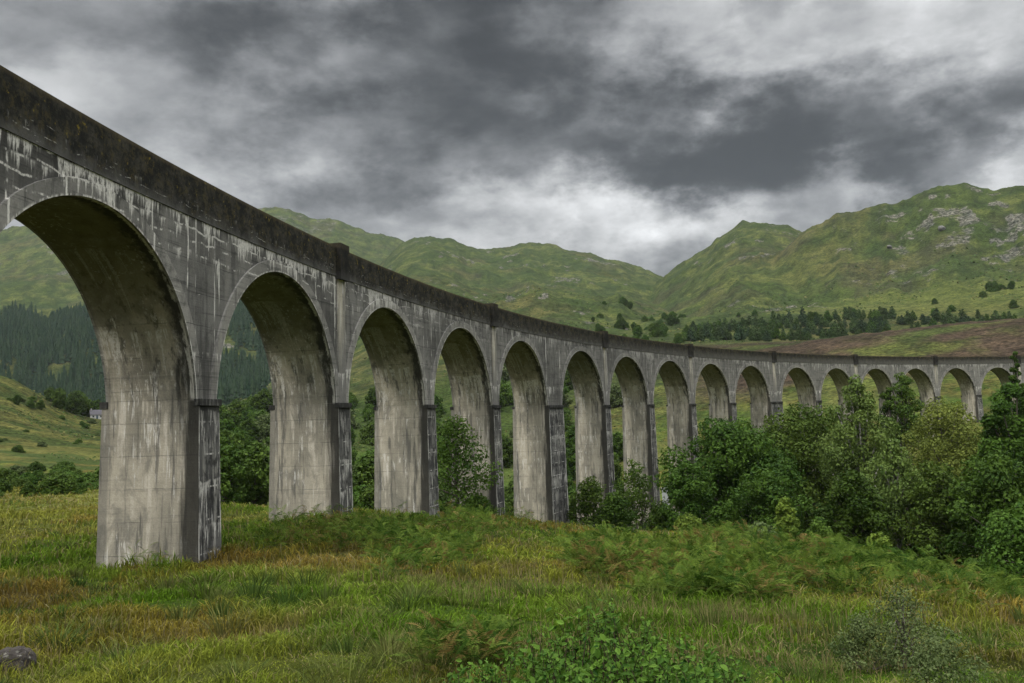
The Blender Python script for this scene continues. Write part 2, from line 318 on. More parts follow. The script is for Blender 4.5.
# ------------------------------------------------------------------ viaduct
CX, CY, A0, RB = 225.551, 4.04, 3.073, 240.0
SPAN, WP, WW, ZS, ZT, GR = 13.737, 1.739, 4.445, 1.504, 10.45, .02
RISE = 6.32; RAD = (RISE**2 + (SPAN / 2)**2) / (2 * RISE); ZC = ZS + RISE - RAD; RING = .56
VF, VB = .22, 3.86                  # inner and outer faces of the spandrels
ZP = ZT - 1.72                      # foot of the parapet
def B(u, v, z):
    a = A0 - u / RB; R_ = RB + v
    return (CX + R_ * math.cos(a), CY + R_ * math.sin(a), z + GR * u)
PIER = {}
_p = 0.0
for k in range(0, 20):
    w = WW if k in (5, 10) else WP; PIER[k] = (_p, _p + w); _p += w + SPAN
_p = 0.0
for k in (-1, -2): PIER[k] = (_p - SPAN - WP, _p - SPAN); _p = PIER[k][0]
class MB:
    def __init__(s): s.v = []; s.ed = []; s.cc = []; s.f = []; s.mi = []
    def pt(s, u, v, z, e=0): s.v.append(B(u, v, z)); s.ed.append(e); s.cc.append((u, v, z)); return len(s.v) - 1
    def face(s, ids, m): s.f.append(ids); s.mi.append(MSLOT.index(m))
    def grid(s, us_pts, m):
        """us_pts: list of rows, each row a list of (u, v, z)"""
        ids = [[s.pt(*p) for p in row] for row in us_pts]
        for a, b in zip(ids, ids[1:]):
            for i in range(len(a) - 1): s.face((a[i], a[i + 1], b[i + 1], b[i]), m)
    def box(s, u0, u1, v0, v1, z0, z1, m, n=1, mt=None):
        """m on the long faces; ends and underside too"""
        us = np.linspace(u0, u1, n + 1)
        s.grid([[(u, v0, z) for u in us] for z in (z0, z1)], m); s.grid([[(u, v1, z) for u in us] for z in (z0, z1)], m)
        s.grid([[(u, v, z1) for u in us] for v in (v0, v1)], mt or m); s.grid([[(u, v, z0) for u in us] for v in (v0, v1)], mt or m)
        for u in (u0, u1): s.grid([[(u, v, z) for v in (v0, v1)] for z in (z0, z1)], mt or m)
    def build(s, name, parent):
        me = bpy.data.meshes.new(name); me.from_pydata((np.array(s.v) - VLOC).tolist(), [], s.f); me.polygons.foreach_set('material_index', s.mi)
        at = me.attributes.new('cc', 'FLOAT_VECTOR', 'POINT'); at.data.foreach_set('vector', np.array(s.cc, np.float32).ravel())
        at = me.attributes.new('edge', 'FLOAT', 'POINT'); at.data.foreach_set('value', np.array(s.ed, np.float32)); me.update()
        return link(name, me, parent, MATS)
via = empty('viaduct', B(PIER[0][1], 2, 0)); via.location.z = hz(via.location.x, via.location.y)
tag(via, 'long curved concrete railway viaduct of tall round arches, stained with lime and moss', 'viaduct')
VLOC = np.array(via.location)
def vb(mb, name, parent=via):
    return mb.build(name, parent)
LEDGE = .26
for k in sorted(PIER):
    a, b = PIER[k]; m = MB()
    gx, gy, _ = B((a + b) / 2, 2, 0)
    cs = [B(u, v, 0) for u in (a, b) for v in (0, 4.1)]
    zb = min(hz(c[0], c[1]) for c in cs) - GR * a - .8
    # lower pier, battered on all sides
    zt = ZS - .01; dz = zt - zb; bu = dz / 55; bv = dz / 90
    zs_ = np.linspace(zt, zb, 9); f = (zt - zs_) / dz
    for v0, s in ((.03, -1), (4.12, 1)):
        m.grid([[(a - bu * t, v0 + s * bv * t, z, 1), ((a + b) / 2, v0 + s * bv * t, z, 0), (b + bu * t, v0 + s * bv * t, z, 1)] for t, z in zip(f, zs_)], 'pier')
    for u0, s in ((a, -1), (b, 1)):
        vs = np.linspace(0, 1, 7)
        m.grid([[(u0 + s * bu * t, .03 - bv * t + (4.09 + 2 * bv * t) * q, z) for q in vs] for t, z in zip(f, zs_)], 'soffit')
    # upper strip between the springings
    for v0 in (VF, VB):
        m.grid([[(a, v0, z, 1), ((a + b) / 2, v0, z, 0), (b, v0, z, 1)] for z in np.linspace(ZS, ZP, 8)], 'face')
    pier = vb(m, 'pier')
    for q0, q1 in ((-.06, VF - .002), (VB + .002, 4.2)):
        led = MB(); led.box(a - .04, b + .06, q0, q1, ZS - LEDGE, ZS, 'pier', 2); led.build('impost', pier)
    if k % 2 == 0:
        c = (a + b) / 2; m = MB()
        m.box(c - .50, c + .50, VF - .10, VF - .002, ZS + .002, ZP - .12, 'pilaster', 2)
        m.box(c - .66, c + .66, VF - .34, VF + .55, ZP - .16, ZT + .20, 'cap', 2)
        vb(m, 'pilaster')
    if k + 1 not in PIER: continue
    u0, u1 = b, PIER[k + 1][0]; uc = (u0 + u1) / 2; m = MB(); N = 40
    th0 = math.asin((SPAN / 2) / RAD); ths = np.linspace(-th0, th0, N + 1)
    arc = [(uc + RAD * math.sin(t), ZC + RAD * math.cos(t)) for t in ths]
    m.grid([[(u, v, z) for v in np.linspace(VF, VB, 7)] for u, z in arc], 'soffit')
    for v0 in (VF, VB):
        rows = []
        for q in np.linspace(0, 1, 6): rows.append([(u, v0, z + (ZP - z) * q) for u, z in arc])
        m.grid(rows, 'face')
    ar = vb(m, 'arch')
    rg = MB()
    for v0, v1 in ((VF - .09, VF - .001), (VB + .09, VB + .001)):
        R2 = RAD + RING; t2 = math.acos(min(1, (ZS + .0 - ZC) / R2)); t2 = min(t2, math.asin(min(1, (SPAN / 2 + WP / 2 - .05) / R2)))
        outer = [(uc + R2 * math.sin(t), max(ZC + R2 * math.cos(t), ZS + .002)) for t in np.linspace(-t2, t2, N + 1)]
        rg.grid([[(u, v0, z, 1) for u, z in arc], [(u, v0, z, 0) for u, z in outer]], 'ring')
        rg.grid([[(u, v0, z) for u, z in outer], [(u, v1, z) for u, z in outer]], 'ring')
        rg.grid([[(u, v0, z) for u, z in arc], [(u, v1, z) for u, z in arc]], 'ring')
    rg.build('arch_ring', ar)
ua, ub = PIER[-2][0], PIER[19][1]
for v0, v1 in ((VF - .045, VF + .42), (VB - .42, VB + .045)):
    m = MB(); m.box(ua, ub, v0, v1, ZP, ZT, 'parapet', 260); vb(m, 'parapet')
m = MB(); m.box(ua, ub, VF + .42, VB - .42, ZP + .05, ZP + .55, 'face', 200); vb(m, 'deck')

# ------------------------------------------------------------------ ground sheet
def patches(x, y):
    """albedo of the grass and moor at a place"""
    r = np.hypot(x, y); az = np.arctan2(x, y)
    g = np.array([.054, .100, .010]); g2 = np.array([.084, .118, .020]); ol = np.array([.125, .128, .026]); st = np.array([.17, .155, .052]); ru = np.array([.135, .082, .026]); dk = np.array([.034, .054, .012])
    n1 = fbm(x / 9, y / 9, 4, 101)[..., None]; n2 = fbm(x / 4.0, y / 4.0, 4, 131)[..., None]; n3 = fbm(x / 14, y / 14, 4, 151)[..., None]; n4 = fbm(x / 1.3, y / 1.3, 3, 161)[..., None]
    c = g * (1 - sm(.35, .65, n2)) + g2 * sm(.35, .65, n2)
    c = c + (ol - c) * sm(.44, .6, n1) * .85
    c = c + (st - c) * sm(.54, .68, n3) * .5
    c = c + (ru - c) * sm(.55, .66, fbm(x / 7, y / 7, 4, 201)[..., None]) * .65
    c = c + (dk - c) * sm(.52, .68, n4) * .55
    # a strip of rusty sedge near the first pier, straw grass beyond it
    yl = sm(60, 100, r)[..., None] * sm(.05, -.12, az)[..., None] * (1 - sm(130, 170, r)[..., None]); c = c + (np.array([.145, .138, .044]) * (.7 + .5 * n4) - c) * yl * .65
    rs = (sm(22, 27, r) * (1 - sm(36, 44, r)) * sm(.02, -.12, az))[..., None] * sm(.42, .58, fbm(x / 3.3, y / 3.3, 4, 301)[..., None]); c = c + (ru - c) * rs * .7
    # the hills
    far = sm(150, 400, r)[..., None]
    h1 = fbm(x / 160, y / 160, 5, 401)[..., None]; h2 = fbm(x / 45, y / 45, 5, 421)[..., None]; h3 = fbm(x / 12, y / 12, 4, 441)[..., None]
    hg = np.array([.050, .070, .020]) + (np.array([.084, .098, .031]) - np.array([.050, .070, .020])) * sm(.38, .62, h2)
    hg = hg + (np.array([.088, .078, .034]) - hg) * sm(.54, .74, h1) * .6
    hg = hg + (np.array([.026, .040, .015]) - hg) * sm(.47, .62, h3) * .7
    h4 = fbm(x / 30, y / 30, 5, 461)[..., None]; hg = hg + (np.array([.030, .050, .016]) - hg) * sm(.50, .62, h4) * .6 
    c = c * (1 - far) + hg * far
    sb = (sm(85, 115, r) * (1 - sm(420, 520, r)) * (1 - sm(-.02, .10, az)) * sm(-.44, -.36, az))[..., None]; c = c + (np.array([.036, .062, .014]) * (.6 + .9 * n2) - c) * sb * .75
    # heather mound beyond the right half of the viaduct
    he = (sm(285, 320, r) * (1 - sm(440, 500, r)) * sm(.13, .24, az))[..., None] * sm(.34, .54, fbm(x / 26, y / 26, 5, 501)[..., None])
    hx = fbm(x / 5, y / 5, 4, 503)[..., None]; c = c + (np.array([.062, .042, .034]) * (.25 + 1.4 * hx) - c) * he * .9
    he2 = sm(450, 800, r)[..., None] * sm(.62, .74, fbm(x / 70, y / 70, 4, 521)[..., None]); c = c + (np.array([.060, .050, .034]) - c) * he2 * .4
    # bright meadow bench on the right-hand hill
    bn = (sm(640, 720, r) * (1 - sm(860, 930, r)) * sm(.27, .40, az))[..., None]; c = c + (np.array([.098, .115, .032]) - c) * bn * .7
    # yellow rough pasture on the left spur
    yp = (sm(180, 240, r) * (1 - sm(520, 600, r)) * sm(-.38, -.44, az))[..., None]; c = c + (np.array([.098, .098, .030]) * (.4 + 1.1 * fbm(x / 9, y / 9, 4, 447)[..., None]) - c) * yp * .7
    br = (sm(130, 170, r) * (1 - sm(520, 600, r)) * sm(-.3, -.4, az))[..., None] * sm(.5, .58, fbm(x / 16, y / 9, 4, 551)[..., None]); c = c + (np.array([.034, .058, .016]) - c) * br * .75
    tr = np.exp(-((r - 14.2 - 2.5 * (az + .25) - .5 * np.sin(az * 25)) / .28)**2) * sm(-.36, -.30, az) * (1 - sm(-.18, -.13, az)); c = c + (np.array([.15, .125, .06]) - c) * tr[..., None] * .7
    return c
inner = np.radians(np.linspace(-42, 42, 1100)); outerA = np.radians(np.linspace(42, 318, 110))[1:-1]
AZ = np.concatenate([inner, outerA]); RR = np.concatenate([np.geomspace(.6, 4, 14)[:-1], np.geomspace(4, 3500, 860)])
ga, gr = np.meshgrid(AZ, RR, indexing='ij'); gx = gr * np.sin(ga); gy = gr * np.cos(ga)
gz = H(gx, gy); na, nr = gx.shape
V = np.stack([gx, gy, gz], -1).reshape(-1, 3); V = np.vstack([V, [[0, 0, -1.7]]])
ii, jj = np.meshgrid(np.arange(na), np.arange(nr - 1), indexing='ij'); i2 = (ii + 1) % na
Q = np.stack([ii * nr + jj, ii * nr + jj + 1, i2 * nr + jj + 1, i2 * nr + jj], -1).reshape(-1, 4)
T = np.stack([np.full(na, len(V) - 1), np.arange(na) * nr, ((np.arange(na) + 1) % na) * nr], -1)
colr = patches(gx, gy)
# bare rock where the hills are steep and broken, more of it on the summits
dzr = np.gradient(gz, axis=1) / np.gradient(gr, axis=1)
lap = gz - .5 * (np.roll(gz, 3, 1) + np.roll(gz, -3, 1))
rockn = fbm(gx / 75, gy / 75, 4, 601); rk = sm(450, 700, gr) * sm(.75, .83, rockn + .55 * (fbm(gx / 14, gy / 14, 4, 611) - .5))
for px, py, r0, rad, s in ((955, 200, 1090, 75, 1.25), (900, 240, 1000, 110, .7), (1000, 225, 1000, 90, .8), (760, 235, 1450, 110, .7), (735, 300, 850, 90, .7), (870, 225, 1050, 90, .6), (430, 240, 1850, 150, .7), (290, 220, 2500, 250, .8), (1015, 255, 900, 60, .6)):
    v = sight(px, py); rk = np.maximum(rk, s * np.exp(-((gx - v[0] * r0)**2 + (gy - v[1] * r0)**2) / rad**2) * sm(.46, .62, fbm(gx / 24, gy / 24, 4, 631)))
rkv = rk * (.55 + .9 * fbm(gx / 8, gy / 8, 3, 641))
cr4 = np.concatenate([colr.reshape(-1, 3), np.ones((na * nr, 1))], 1); cr4 = np.vstack([cr4, [[.06, .08, .02, 1]]])
gme = fast_mesh('ground', V, Q, T, {'tone': ('FLOAT_COLOR', cr4), 'rock': ('FLOAT', np.append(np.clip(rk, 0, 1).ravel(), 0))}, smooth=True)
n = NT('moorland'); geo = n.t.nodes.new('ShaderNodeNewGeometry'); pos = geo.outputs['Position']
a = n.noise(pos, .9, 5, .7); b = n.noise(pos, .07, 6, .72); c3 = n.noise(pos, .35, 5, .7)
r2 = n.t.nodes.new('ShaderNodeVectorMath'); r2.operation = 'LENGTH'; n.t.links.new(pos, r2.inputs[0]); rad = r2.outputs['Value']
c = n.attr('tone').outputs['Color']
r1 = n.noise(n.vec(*[n.mul(q, k) for q, k in zip(n.sep(pos), (1, 1, 1.6))]), .055, 7, .68, .3); r3 = n.noise(pos, .30, 5, .7)
rm = n.ss(n.add(n.mul(n.attr('rock').outputs['Fac'], .42), n.mul(n.sub(r1, .5), 1.1)), .24, .36)
rockc = n.mix(n.ss(r3, .36, .62), (.022, .021, .020), (.175, .168, .158))
c = n.mix(n.mul(rm, .9), c, rockc)
c = n.blend('MULTIPLY', n.ss(rad, 120, 500), c, n.mix(n.ss(b, .34, .66), (.60, .64, .60), (1.20, 1.18, 1.08)))
c = n.blend('MULTIPLY', n.ss(rad, 150, 500), c, n.mix(n.ss(c3, .36, .62), (.62, .66, .62), (1.18, 1.14, 1.10)))
c = n.blend('MULTIPLY', .8, c, n.mix(n.ss(a, .35, .65), (.62, .62, .62), (1.2, 1.2, 1.18)))
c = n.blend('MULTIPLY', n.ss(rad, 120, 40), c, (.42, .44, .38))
mo = n.mul(n.ss(rad, 250, 300), n.ss(rad, 520, 440)); m1 = n.noise(pos, .55, 5, .75); c = n.blend('MULTIPLY', mo, c, n.mix(n.ss(m1, .38, .60), (.45, .45, .45), (1.25, 1.2, 1.15)))
n.bump(n.add(n.mul(a, .25), n.add(n.mul(b, 3.0), c3)), .8, 1.2)
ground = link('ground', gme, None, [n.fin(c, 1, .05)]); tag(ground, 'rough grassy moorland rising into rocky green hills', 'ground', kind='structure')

# ------------------------------------------------------------------ foliage materials
def leafmat(name, a, b, rough=.6, trans=.25):
    n = NT(name); t = n.attr('tint').outputs['Fac']; c = n.mix(t, a, b)
    oi = n.t.nodes.new('ShaderNodeObjectInfo')
    hs = n.t.nodes.new('ShaderNodeHueSaturation'); n.put(hs.inputs['Color'], c)
    n.put(hs.inputs['Value'], n.add(.82, n.mul(oi.outputs['Random'], .36))); n.put(hs.inputs['Hue'], n.add(.494, n.mul(oi.outputs['Random'], .014))); c = hs.outputs[0]
    n.fin(c, rough, .08)
    tr = n.t.nodes.new('ShaderNodeBsdfTranslucent'); n.put(tr.inputs[0], c); mx = n.t.nodes.new('ShaderNodeMixShader'); mx.inputs[0].default_value = trans
    n.t.links.new(n.b.outputs[0], mx.inputs[1]); n.t.links.new(tr.outputs[0], mx.inputs[2]); n.t.links.new(mx.outputs[0], n.out.inputs[0])
    return n.m
LM = {
 'deep': leafmat('leaf_deep_green', (.018, .044, .007), (.070, .122, .015)),
 'mid': leafmat('leaf_mid_green', (.028, .060, .009), (.100, .155, .024)),
 'birch': leafmat('leaf_birch', (.050, .086, .020), (.145, .200, .045)),
 'willow': leafmat('leaf_willow', (.085, .115, .020), (.210, .250, .050)),
 'lime': leafmat('leaf_lime', (.07, .12, .018), (.18, .245, .035)),
 'conifer': leafmat('needles_conifer', (.016, .036, .018), (.050, .080, .036), .75, .1),
 'belt': leafmat('leaf_belt', (.026, .050, .016), (.066, .100, .032), .75, .1),
 'plantation': leafmat('needles_plantation', (.014, .034, .020), (.042, .070, .034), .8, .1),
 'grey': leafmat('leaf_greygreen', (.040, .064, .020), (.135, .170, .062)),
 'fern': leafmat('bracken_frond', (.026, .066, .006), (.160, .232, .036)),
 'rust': leafmat('bracken_rust', (.11, .082, .022), (.20, .150, .050)),
}
n = NT('bark'); p = n.t.nodes.new('ShaderNodeTexCoord').outputs['Object']; q = n.noise(p, 3, 5, .7); BARK = n.fin(n.mix(q, (.05, .042, .034), (.17, .15, .125)), .95, .1)
n = NT('twig_bark'); p = n.t.nodes.new('ShaderNodeTexCoord').outputs['Object']; TWIG = n.fin(n.mix(n.noise(p, 9, 3, .6), (.018, .014, .010), (.06, .045, .03)), .95, .05)
n = NT('birch_bark'); p = n.t.nodes.new('ShaderNodeTexCoord').outputs['Object']; q = n.noise(p, 2.2, 5, .7); BIRCHBARK = n.fin(n.mix(n.ss(q, .45, .6), (.42, .40, .37), (.08, .07, .06)), .9, .1)

def tube(pts, rad, sides=6):
    pts = np.array(pts, float); V = []; Fq = []
    for i, p in enumerate(pts):
        d = pts[min(i + 1, len(pts) - 1)] - pts[max(i - 1, 0)]; d /= np.linalg.norm(d) + 1e-9
        x = np.cross(d, [0, 1, .3]); x /= np.linalg.norm(x) + 1e-9; y = np.cross(d, x)
        for k in range(sides): t = 2 * math.pi * k / sides; V.append(p + rad[i] * (x * math.cos(t) + y * math.sin(t)))
    for i in range(len(pts) - 1):
        for k in range(sides): Fq.append((i * sides + k, i * sides + (k + 1) % sides, (i + 1) * sides + (k + 1) % sides, (i + 1) * sides + k))
    return V, Fq
def tubes(name, lst):
    V = []; Q = []
    for pts, rad in lst:
        v, f = tube(pts, rad); o = len(V); V += v; Q += [tuple(i + o for i in q) for q in f]
    return fast_mesh(name, V, Q, smooth=True)
def leaves(name, C, Nn, size, tint, aspect=1.7, droop=None):
    """kite shaped leaf sprays at C, facing Nn"""
    n_ = len(C); Nn = Nn / (np.linalg.norm(Nn, axis=1, keepdims=True) + 1e-9)
    t = rng.normal(size=(n_, 3)) if droop is None else droop + .5 * rng.normal(size=(n_, 3))
    t -= Nn * (t * Nn).sum(1, keepdims=True); t /= np.linalg.norm(t, axis=1, keepdims=True) + 1e-9; s = np.cross(Nn, t)
    size = np.broadcast_to(np.asarray(size, float).reshape(-1, 1), (n_, 1)); L = size * aspect / 2; W = size / 2
    k = rng.uniform(.1, .4, (n_, 1))
    V = np.stack([C - t * L, C + s * W + Nn * W * k * .6 + t * L * .1, C + t * L - Nn * W * k, C - s * W + Nn * W * k * .6 + t * L * .1], 1).reshape(-1, 3)
    Q = np.arange(n_ * 4).reshape(-1, 4)
    return fast_mesh(name, V, Q, attrs={'tint': ('FLOAT', np.repeat(np.clip(tint, 0, 1), 4))})
def blob_points(lobes, N, hang=0):
    w = np.array([l[3]**2 for l in lobes]); ix = rng.choice(len(lobes), N, p=w / w.sum()); L = np.array(lobes)[ix]
    d = rng.normal(size=(N, 3)); d /= np.linalg.norm(d, axis=1, keepdims=True)
    rr = rng.uniform(.45, 1, (N, 1))**.5 * (1 + .22 * rng.normal(size=(N, 1)) * .6)
    C = L[:, :3] + d * rr * L[:, 3:4] * np.array([1, 1, .78])
    lt = rng.uniform(-.22, .22, len(lobes))[ix]
    if hang: C[:, 2] -= hang * rng.uniform(0, 1, N)**2 * L[:, 3]
    return C, d, lt
def crown_tree(name, height, width, kind='round', N=7000, leaf=.3, mat='mid', bark=None, base=.18, seed=0):
    """an Empty with trunk and crown"""
    global rng
    rng = np.random.default_rng(1000 + seed); e = empty(name)
    nl = {'round': 30, 'birch': 40, 'shrub': 18, 'column': 24}[kind]; lobes = []; limbs = []
    for i in range(nl):
        f = (i + .5) / nl; zf = base + (1 - base) * (f**.85)
        prof = {'round': math.sin(math.pi * min(.97, .10 + .86 * f))**.6, 'birch': math.sin(math.pi * min(.98, .16 + .82 * f))**.9, 'shrub': math.sqrt(max(.05, 1 - f**2)), 'column': math.sin(math.pi * min(.97, .15 + .8 * f))**.7}[kind]
        an = i * 2.4 + rng.uniform(-.5, .5); R = width / 2 * prof; lr = {'round': .25, 'birch': .24, 'shrub': .31, 'column': .33}[kind] * width / 2 * rng.uniform(.7, 1.35) * (.6 + .5 * prof)
        d = max(0, R - lr * .75) * rng.uniform(.55, 1.08); c = (d * math.cos(an), d * math.sin(an), height * zf - lr * .6)
        lobes.append((*c, lr))
        zb = height * (base * .6 + (zf - base) * .55); limbs.append(([(0, 0, zb), (c[0] * .5, c[1] * .5, (zb + c[2]) / 2 + .2), c], [.016 * height * (1 - .7 * f), .009 * height * (1 - .7 * f), .003 * height]))
    # inner filling and leader
    if kind in ('birch', 'column'): lobes += [(0, 0, height * .93, width * .10), (0, 0, height * .84, width * .15)]
    lobes += [(0, 0, height * .74, width * .18), (0, 0, height * .62, width * .2), (0, 0, height * (base + .25), width * .2), (0, 0, height * (base + .45), width * .22)]
    C, d, lt = blob_points(lobes, N, .9 if kind == 'birch' else 0)
    keep = C[:, 2] > .15; C, d, lt = C[keep], d[keep], lt[keep]
    nn = d * 1.0 + rng.normal(size=d.shape) * .6 + np.array([0, 0, .45])
    tint = .45 + lt + rng.normal(size=len(C)) * .17
    me = leaves('crown', C, nn, leaf * rng.uniform(.6, 1.35, len(C)), tint, droop=np.array([0, 0, -1.]) if kind == 'birch' else None)
    wob = rng.uniform(-.007, .007, (5, 2)) * height
    trunk = [(wob[i, 0] * (i > 0), wob[i, 1] * (i > 0), height * f) for i, f in enumerate((-.05, .15, .35, .55, .80))]
    if kind == 'shrub': tl = [([(0, 0, -.3), (c[0] * .4, c[1] * .4, c[2] * .5), c[:3]], [.025 * height, .015 * height, .006 * height]) for c in lobes[:9]]
    else: tl = [(trunk, [.024 * height, .019 * height, .015 * height, .009 * height, .002 * height])] + limbs
    tm = tubes('trunk', tl); link('stems' if kind == 'shrub' else 'trunk', tm, e, [bark or BARK]); link('foliage' if kind == 'shrub' else 'crown', me, e, [LM[mat]])
    return e
def conifer_arrays(h, w, tiers, sides, seed):
    g = np.random.default_rng(seed); V = []; Tt = []; tn = []
    for i in range(tiers):
        f = i / tiers; z0 = h * (.06 + .9 * f); z1 = z0 + h * (1.15 / tiers + .06); R = w / 2 * (1 - f)**.85 + .06 * w
        top = len(V); V.append((0, 0, min(z1, h))); tn.append(.45 + .2 * g.random())
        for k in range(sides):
            a = 2 * math.pi * (k + .5 * (i % 2)) / sides + g.uniform(-.2, .2); rr = R * (1.12 if k % 2 else .62) * g.uniform(.85, 1.15); V.append((rr * math.cos(a), rr * math.sin(a), z0 - (.03 if k % 2 else -.03) * h + g.uniform(-.02, .02) * h)); tn.append(g.uniform(.05, .9))
        for k in range(sides): Tt.append((top, top + 1 + k, top + 1 + (k + 1) % sides))
    return np.array(V), np.array(Tt), np.array(tn)
def place(o, px, r, rz=None, s=1, sz=None, dz=-.15):
    o.location = spot(px, r, dz); o.rotation_euler = (0, 0, random.uniform(0, 6.28) if rz is None else rz); o.scale = (s, s, sz or s); return o
def top_z(px, py, r): return float(sight(px, py)[2] * r)

# ------------------------------------------------------------------ trees in the hollow in front of the viaduct
HOLLOW = [  # px, top py, distance, width px, kind, leaf, palette, label
 (728, 417, 104, 150, 'round', .34, 'deep', 'broad dark green tree at the left end of the wood below the viaduct'),
 (806, 404, 112, 150, 'round', .34, 'mid', 'big round mid-green tree with lighter leaf clumps left of the tall birch'),
 (862, 374, 100, 84, 'birch', .26, 'birch', 'tall slender grey-green birch hanging in front of the viaduct arches'),
 (893, 386, 150, 30, 'column', .32, 'deep', 'narrow very dark tree between the tall birch and the pointed green tree'),
 (909, 371, 156, 40, 'column', .32, 'mid', 'pointed mid-green tree standing inside an arch opening right of the birch'),
 (948, 398, 128, 108, 'round', .28, 'willow', 'pale yellow-green willow with a wide soft crown below the right arches'),
 (1018, 382, 118, 84, 'round', .36, 'deep', 'dark green tree cut by the right edge of the picture, covering the last arch'),
 (893, 436, 90, 78, 'birch', .25, 'birch', 'lower green birch in front of the willow and under the tall birch'),
 (995, 452, 84, 120, 'round', .30, 'deep', 'dense dark tree low in the right corner of the wood'),
 (935, 462, 88, 84, 'round', .28, 'mid', 'mid-green bushy tree between the lower birch and the dark corner tree'),
 (850, 470, 86, 74, 'round', .28, 'deep', 'small shaded tree at the foot of the tall birch'),
 (760, 470, 90, 90, 'round', .28, 'deep', 'low dark tree at the front of the big round trees'),
 (690, 462, 92, 64, 'round', .26, 'deep', 'dark bushy tree leaning out at the left foot of the wood'),
 (1030, 500, 62, 120, 'round', .22, 'deep', 'black-green bush at the bottom right edge of the wood'),
 (1024, 350, 190, 15, 'column', .4, 'deep', 'dark treetop poking above the viaduct parapet at the right edge'),
]
for i, (px, py, r, wpx, kind, lf, pal, lab) in enumerate(HOLLOW):
    x, y, z = spot(px, r); h = top_z(px, py, r) - z + .3; w = wpx / F * r * 1.0
    e = crown_tree('birch_tree' if kind == 'birch' else ('willow_tree' if pal == 'willow' else 'broadleaf_tree'), h, w, kind, int({'round': 21000, 'birch': 20000, 'column': 11000}[kind] * min(1.4, max(.5, w * h / 180))), lf * .72, pal, BIRCHBARK if kind == 'birch' else None, .10 if kind != 'birch' else .14, i)
    place(e, px, r, dz=-.2); tag(e, lab, 'tree', 'trees in the hollow below the viaduct')
SHRUBS = [  # bushes at the piers and along the crest
 (456, 415, 77, 78, 'column', .20, 'mid', 'young rowan tree with thin crown leaning against the fourth pier', 'rowan_tree', 'tree'),
 (590, 476, 98, 56, 'shrub', .22, 'mid', 'green bush at the foot of the sixth pier', 'shrub', 'shrub'),
 (634, 458, 104, 56, 'shrub', .22, 'mid', 'tall green bush between the sixth and seventh piers', 'shrub', 'shrub'),
 (612, 492, 96, 48, 'shrub', .2, 'deep', 'dark low bush between the two green bushes at the piers', 'shrub', 'shrub'),
 (660, 500, 94, 44, 'shrub', .2, 'deep', 'dark bush just left of the wood under the seventh pier', 'shrub', 'shrub'),
 (686, 514, 72, 38, 'shrub', .16, 'lime', 'bright yellow-green bush on the crest in front of the dark trees', 'shrub', 'shrub'),
 (783, 497, 66, 24, 'column', .15, 'lime', 'lime-green sapling standing out against the dark wood', 'sapling', 'tree'),
 (815, 517, 62, 34, 'shrub', .15, 'mid', 'small mid-green bush right of the lime-green sapling', 'shrub', 'shrub'),
 (875, 532, 56, 30, 'shrub', .14, 'lime', 'light green bush at the foot of the wood right of centre', 'shrub', 'shrub'),
 (757, 522, 64, 40, 'shrub', .16, 'grey', 'grey-green bush left below the lime-green sapling', 'shrub', 'shrub'),
 (923, 545, 50, 24, 'shrub', .13, 'mid', 'small bright bush on the crest near the right corner', 'shrub', 'shrub'),
 (476, 495, 80, 40, 'shrub', .18, 'mid', 'low bush at the root of the rowan beside the fourth pier', 'shrub', 'shrub'),
 (433, 496, 72, 26, 'shrub', .18, 'deep', 'dark bush in the shade of the third pier', 'shrub', 'shrub'),
 (497, 505, 84, 22, 'shrub', .15, 'mid', 'little green bush at the right edge of the fourth pier', 'shrub', 'shrub'),
]
for i, (px, py, r, wpx, kind, lf, pal, lab, nm, cat) in enumerate(SHRUBS):
    x, y, z = spot(px, r); h = max(.8, top_z(px, py, r) - z + .2); w = wpx / F * r * 1.08
    e = crown_tree(nm, h, w, kind, 4600 if nm != 'rowan_tree' else 5200, lf * .8, pal, None, .06, 60 + i); place(e, px, r); tag(e, lab, cat)
# heathery grey-green bush in the right foreground
for px, py, r, wpx, lab in ((892, 584, 12.6, 84, 'grey-green heath bush with a pointed top in the right foreground'), (925, 622, 10.8, 100, 'low spreading grey-green bush below the pointed heath bush'), (852, 610, 12.2, 70, 'small dull heath bush left of the pointed one')):
    x, y, z = spot(px, r); h = top_z(px, py, r) - z + .05; w = wpx / F * r
    e = crown_tree('heath_bush', h, w, 'column' if px == 892 else 'shrub', 3600, .021, 'grey', None, .02, 90 + px); place(e, px, r, dz=-.05); tag(e, lab, 'shrub', 'heath bushes in the right foreground')

